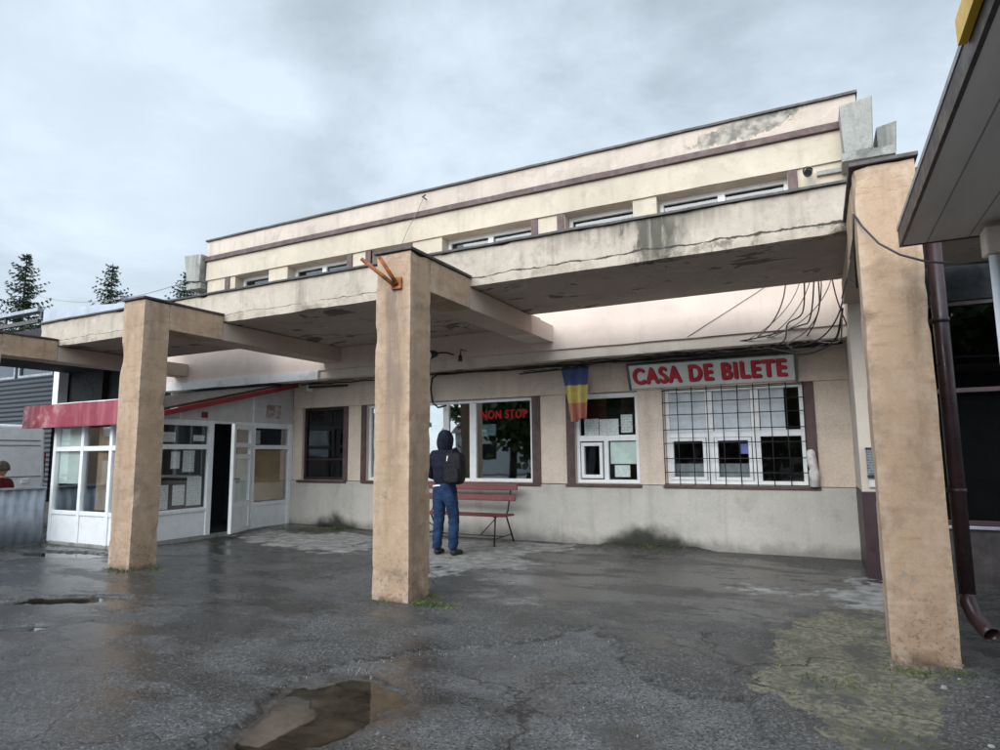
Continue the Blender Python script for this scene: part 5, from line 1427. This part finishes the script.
shed = thing('market_shed', 'dark louvred shed with a steel truss roof behind the van', 'building', (-26, 13, 0))
mb = MB(); mb.box(-45, -22.6, 12.0, 12.2, 0, 4.15); mb.build('wall', M['louvre'], shed)
for x0, x1 in ((-31, -29), (-28.9, -27.0), (-26.9, -25.1), (-24.9, -22.8)):
    fr = MB(); fr.box(x0, x1, 12.0, 12.15, 4.16, 4.24); fr.box(x0, x1, 12.0, 12.15, 5.0, 5.08); fr.box(x0, x0 + 0.08, 12.0, 12.15, 4.24, 5.0); fr.box(x1 - 0.08, x1, 12.0, 12.15, 4.24, 5.0)
    f_ = fr.build('window', M['steel'], shed)
    mb = MB(); mb.box(x0 + 0.08, x1 - 0.08, 12.06, 12.08, 4.24, 5.0); mb.build('pane', M['glassup'], f_)
mb = MB(); mb.box(-22.6, -22.3, 11.95, 12.25, 3.0, 5.1); mb.build('corner_post', M['whitepaint'], shed)
mb = MB(); mb.box(-48, -20.5, 12.3, 12.5, 0, 5.95); mb.build('inner_wall', M['dark'], shed)
mb = MB(); mb.box(-22.25, -12.75, 12.5, 12.8, 0, 5.3); mb.box(-22.3, -12.75, 9.0, 12.49, 4.2, 4.4); mb.build('dark_bay', M['dark'], shed)
mb = MB(); mb.hexa([(-50, 9.9, 5.58), (-19.8, 9.9, 5.58), (-19.8, 10.12, 5.57), (-50, 10.12, 5.57), (-50, 9.9, 5.68), (-19.8, 9.9, 5.68), (-19.8, 10.12, 5.67), (-50, 10.12, 5.67)]); mb.build('roof', M['steel'], shed)
mb = MB()
mb.box(-50, -19.85, 9.95, 10.05, 5.26, 5.37)
for k in range(16):
    xx = -48.3 + k * 1.9
    mb.box(xx, xx + 0.08, 9.97, 10.03, 5.372, 5.568)
mb.build('truss', M['flash'], shed)
for xx in (-44, -34, -24):
    mb = MB(); mb.box(xx, xx + 0.15, 9.93, 10.08, -0.05, 5.255); mb.build('post', M['steel'], shed)

# ------------------------------------------------------------------ RIGHT EDGE: kiosk roof, downpipe, meter
aw = thing('kiosk_awning', 'grey brown plank soffit of a neighbouring kiosk roof jutting in at the upper right', 'awning', (1.8, 2.5, 0))
mb = MB(); mb.box(0.555, 3.6, -1.5, 4.68, 2.70, 2.76); mb.build('soffit', M['planks'], aw)
mb = MB(); mb.box(0.535, 0.553, -1.5, 4.70, 2.695, 2.80); mb.box(0.553, 3.6, 4.683, 4.70, 2.695, 2.80); mb.build('edge_trim', M['flash'], aw)
mb = MB(); mb.box(0.53, 3.6, -1.5, 4.70, 2.802, 2.83); mb.build('roof', M['steel'], aw)
mb = MB(); mb.box(0.505, 0.532, -1.2, 2.50, 2.765, 2.86); mb.build('name_board', M['yellow'], aw)
mb = MB(); mb.tube([(0.96, 4.42, -0.05), (0.96, 4.42, 2.50)], 0.028, 10); mb.build('post', M['whitepaint'], aw)
mb = MB(); mb.box(0.915, 1.5, 4.36, 4.50, 2.505, 2.66); mb.build('beam_end', M['lip'], aw, 0.012)
mb = MB(); mb.hexa([(1.2, 3.2, 2.3), (3.2, 3.2, 2.3), (3.2, 3.3, 2.3), (1.2, 3.3, 2.3), (1.2, 3.2, 2.695), (3.2, 3.2, 2.695), (3.2, 3.3, 2.695), (1.2, 3.3, 2.695)]); mb.build('kiosk_lintel', M['steel'], aw)
mb = MB(); mb.box(1.35, 3.6, -1.4, 3.2, -0.05, 2.69); mb.build('kiosk_wall', M['pvcgrey'], aw)

dp_ = thing('downpipe', 'dark maroon drainpipe with an angled outlet beside the right orange column', 'drainpipe', (0.83, 5.4, 0.2))
M['pipe'] = plain('maroon_pipe', (0.045, 0.024, 0.027), 0.35, var=0.2)
mb = MB(); mb.tube([(0.825, 5.4, 3.33), (0.825, 5.4, 0.42)], 0.05, 16); mb.build('pipe', M['pipe'], dp_)
mb = MB(); mb.tube([(0.825, 5.4, 0.419), (0.825, 5.39, 0.36), (0.85, 5.34, 0.28), (0.895, 5.25, 0.22), (0.908, 5.22, 0.205)], 0.052, 16, caps=False); el = mb.build('elbow', M['pipe'], dp_); el.modifiers.new('thickness', 'SOLIDIFY').thickness = 0.004
for zb in (1.1, 2.3):
    mb = MB(); mb.tube([(0.825, 5.4, zb), (0.825, 5.4, zb + 0.03)], 0.056, 16); mb.box(0.69, 0.85, 5.385, 5.415, zb, zb + 0.03); mb.build('bracket', M['pipe'], dp_)

M['meter'] = printed('meter_label', (0.20, 0.23, 0.26), (0.03, 0.03, 0.035), 34, 2, 0.42)
t = thing('card_machine', 'grey and black wall box with small buttons on the pale pier behind the right column', 'wall box', (0.5, 8.17, 1.2))
mb = MB(); mb.box(0.445, 0.60, 8.13, 8.195, 1.12, 1.40); mb.build('housing', M['meter'], t, 0.01)
mb = MB(); mb.box(0.44, 0.605, 8.125, 8.196, 1.402, 1.425); mb.box(0.44, 0.605, 8.125, 8.196, 1.095, 1.118); mb.build('frame', M['iron'], t, 0.003)
mb = MB(); mb.tube([(0.53, 8.129, 1.22), (0.53, 8.115, 1.22)], 0.022, 12); mb.build('knob', M['steel'], t)
mb = MB(); mb.box(0.45, 0.60, 8.165, 8.196, 0.99, 1.09); tag(mb.build('junction_box', M['pvcgrey']), 'small pale grey box under the black wall box on the pale pier', 'wall box')

# ------------------------------------------------------------------ TREES
g = G('spruce_needles'); M['needle'] = g.done(g.mix(g.mr(g.noise(1.2, 4), 0.3, 0.7), (0.018, 0.034, 0.022), (0.05, 0.072, 0.045)), 0.8, spec=0.2)
g = G('bark'); M['bark'] = g.done(g.mix(g.noise(9, 5), (0.035, 0.027, 0.02), (0.09, 0.07, 0.055)), 0.9)
g = G('tree_leaves'); M['leaf'] = g.done(g.mix(g.mr(g.noise(0.9, 4), 0.3, 0.7), (0.04, 0.07, 0.025), (0.11, 0.15, 0.05)), 0.7, spec=0.3)


def spruce(x, y, h, rad, seed, label, z0=0.0):
    r = random.Random(seed)
    t = thing('spruce_tree', label, 'tree', (x, y, z0), 'spruces beyond the roofs')
    mb = MB(); mb.tube([(x, y, z0 - 0.2), (x, y, z0 + h * 0.5), (x, y, z0 + h)], [h * 0.013, h * 0.009, 0.02], 8); mb.build('trunk', M['bark'], t)
    mb = MB()
    z = h * 0.15
    while z < h - 0.1:
        f = 1 - z / h
        L = rad * (f ** 0.62) * r.uniform(0.8, 1.1) + 0.1
        nb_ = 7 if f > 0.1 else 5
        a0 = r.uniform(0, 6.28)
        for k in range(nb_):
            if r.random() < 0.14: continue
            a = a0 + 6.283 * k / nb_ + r.uniform(-.25, .25)
            l = L * r.uniform(0.55, 1.1)
            d = Vector((math.cos(a), math.sin(a), 0)); s = Vector((-d.y, d.x, 0))
            rise = r.uniform(-0.05, 0.35) if f < 0.4 else r.uniform(-0.3, 0.15)
            ns = max(3, int(l / 0.16))
            for q in range(ns):
                t_ = (q + 0.5) / ns
                p = Vector((x, y, z0 + z)) + d * l * t_ + Vector((0, 0, l * (rise * t_ - 0.35 * t_ * (1 - t_) + 0.12 * t_ ** 3)))
                for m_ in range(11):
                    w = 0.30 * (1 - 0.55 * t_) * (0.5 + 0.5 * min(1, l)) * r.uniform(0.5, 1.2)
                    sd2 = (s * r.choice((-1, 1)) * r.uniform(0.3, 1) + d * r.uniform(0.2, 0.9) + Vector((0, 0, r.uniform(-0.9, 0.25)))).normalized()
                    n2 = sd2.cross(Vector((r.uniform(-1, 1), r.uniform(-1, 1), r.uniform(-1, 1)))).normalized()
                    mb.add([p - n2 * 0.022, p + n2 * 0.022, p + sd2 * w + n2 * 0.010, p + sd2 * w - n2 * 0.010], [(0, 1, 2, 3)])
        z += r.uniform(0.26, 0.40) * (0.6 + 0.5 * f)
    mb.build('crown', M['needle'], t)


spruce(-36.05, 17.34, 11.9, 3.3, 1, 'broad dark spruce at the far left above the shed roof')
spruce(-34.24, 20.67, 12.0, 2.7, 2, 'narrow spruce rising between the shed roof and the left column')
spruce(-32.2, 23.8, 12.2, 3.0, 4, 'spruce tip just left of the concrete block on the station roof')


def broad_tree(x, y, h, cr, seed, label):
    r = random.Random(seed)
    t = thing('lime_tree', label, 'tree', (x, y, 0), 'trees across the yard')
    mb = MB(); mb.tube([(x, y, -0.1), (x + 0.1, y, h * 0.35), (x, y + 0.1, h * 0.7)], [0.22, 0.16, 0.06], 8)
    cs = []
    for k in range(9):
        a = r.uniform(0, 6.28); e = Vector((x + math.cos(a) * cr * r.uniform(.3, .75), y + math.sin(a) * cr * r.uniform(.3, .75), h * r.uniform(.28, .92)))
        mb.tube([(x, y, h * 0.32), tuple(e)], [0.09, 0.02], 6); cs.append(e)
    mb.build('trunk', M['bark'], t)
    mb = MB()
    for k in range(3600):
        c = r.choice(cs); p = c + Vector((r.gauss(0, .34), r.gauss(0, .34), r.gauss(0, .3))) * cr * 0.85
        a = Vector((r.uniform(-1, 1), r.uniform(-1, 1), r.uniform(-1, 1))).normalized() * 0.26; b = a.cross(Vector((r.uniform(-1, 1), r.uniform(-1, 1), r.uniform(-1, 1)))).normalized() * 0.2
        mb.add([p - a, p + b, p + a, p - b], [(0, 1, 2, 3)])
    mb.build('crown', M['leaf'], t)


# across the yard behind the camera: seen only as reflections in the windows
lbls = ('leafy tree across the yard, farthest left of its row', 'tallest leafy tree in the row across the yard', 'broad leafy tree in the middle of the row across the yard', 'low leafy tree between two taller ones across the yard', 'leafy tree across the yard nearest the kiosk awning')
for k, (x, y, h, cr) in enumerate(((-15.5, -13, 7, 3.2), (-11, -14.5, 8.5, 3.4), (-6.3, -14, 7, 3.2), (-2.0, -13.5, 5.6, 2.8), (4.5, -14, 7, 3.2))):
    broad_tree(x, y, h, cr, 20 + k, lbls[k])
hs = thing('grey_house', 'low grey house across the yard behind the row of leafy trees', 'house', (-3, -22, 0))
mb = MB(); mb.box(-24, 12, -27, -21, -0.05, 2.9); mb.build('wall', M['whitepaint'], hs)
mb = MB(); mb.prism([(-27.3, 2.9), (-20.7, 2.9), (-24, 4.6)], -24.3, 12.3, lambda a, b, c: (c, a, b)); mb.build('roof', M['brown'], hs)
for k in range(10):
    mb = MB(); mb.box(-22 + k * 3.4, -20.6 + k * 3.4, -21.02, -20.98, 0.9, 2.1); mb.build('window', M['dark'], hs)

# ------------------------------------------------------------------ GROUND DETAIL: grit, moss blades
r = random.Random(8)
mb = MB()
def stone(x, y, s):
    if -2.98 < x < -2.15 and 2.2 < y < 3.36: return
    h_ = s * r.uniform(0.4, 0.8); n = 6; a0 = r.uniform(0, 6)
    vs = [(x + s * r.uniform(.7, 1.1) * math.cos(a0 + k * 6.283 / n), y + s * r.uniform(.6, 1.1) * math.sin(a0 + k * 6.283 / n), -0.012) for k in range(n)]
    vs += [(x + (q[0] - x) * 0.6, y + (q[1] - y) * 0.6, h_ + 0.006) for q in vs]
    mb.add(vs, [tuple(range(n, 2 * n))] + [(k, (k + 1) % n, n + (k + 1) % n, n + k) for k in range(n)])
for k in range(260):
    stone(r.uniform(-5.5, 0.9), r.uniform(2.0, 8.0), r.uniform(0.003, 0.008))
for k in range(40):
    stone(r.gauss(0.75, 0.3), r.gauss(4.2, 0.6), r.uniform(0.01, 0.028))
for k in range(260):
    a = r.choice([(-2.95, 2.85), (-3.0, 3.3), (-2.8, 3.7), (-2.5, 4.1), (-2.85, 2.4), (-2.75, 3.25)]); stone(r.gauss(a[0], 0.08), r.gauss(a[1], 0.12), r.uniform(0.003, 0.008))
g = G('pale_grit'); M['grit'] = g.done(g.mix(g.mr(g.noise(7, 4), 0.35, 0.65), (0.09, 0.088, 0.085), (0.34, 0.33, 0.31)), 0.85)
tag(mb.build('gravel', M['grit']), kind='stuff', label='scattered pale grit and chips on the wetted asphalt', cat='gravel')
mb = MB()
def tuft(x, y, n, s):
    for k in range(n):
        px_, py_ = r.gauss(x, s), r.gauss(y, s * 0.6)
        a = r.uniform(0, 6.28); l = r.uniform(0.012, 0.042); w = 0.0024
        d = Vector((math.cos(a), math.sin(a), 0)); sd2 = Vector((-d.y, d.x, 0)) * w
        p = Vector((px_, py_, 0.0 if py_ < 8 else 0.03))
        mb.add([p - sd2, p + sd2, p + d * l * 0.3 + Vector((0, 0, l * 0.8)) + sd2 * 0.6, p + d * l * 0.8 + Vector((0, 0, l))], [(0, 1, 2), (0, 2, 3)])
for x, y, n, s in ((-3.38, 5.12, 260, 0.09), (-3.2, 5.1, 200, 0.10), (-3.5, 5.4, 100, 0.06), (-3.8, 5.04, 60, 0.08), (-7.7, 5.05, 150, 0.12), (-8.0, 5.04, 80, 0.08), (-7.55, 5.3, 90, 0.07), (0.45, 4.86, 120, 0.10), (0.7, 4.95, 80, 0.06),
                   (-8.5, 9.2, 500, 0.25), (-8.1, 9.35, 300, 0.15), (-8.9, 8.9, 250, 0.2), (-2.3, 9.4, 260, 0.22), (-11.0, 6.02, 120, 0.2), (0.0, 4.5, 60, 0.15), (0.4, 3.6, 60, 0.2)):
    tuft(x, y, n, s)
g = G('moss_grass'); M['grass'] = g.done(g.mix(g.mr(g.noise(2.0, 4), 0.35, 0.65), (0.045, 0.075, 0.018), (0.15, 0.18, 0.035)), 0.8)
tag(mb.build('grass', M['grass']), kind='stuff', label='mossy grass growing at the feet of the columns and walls', cat='grass')
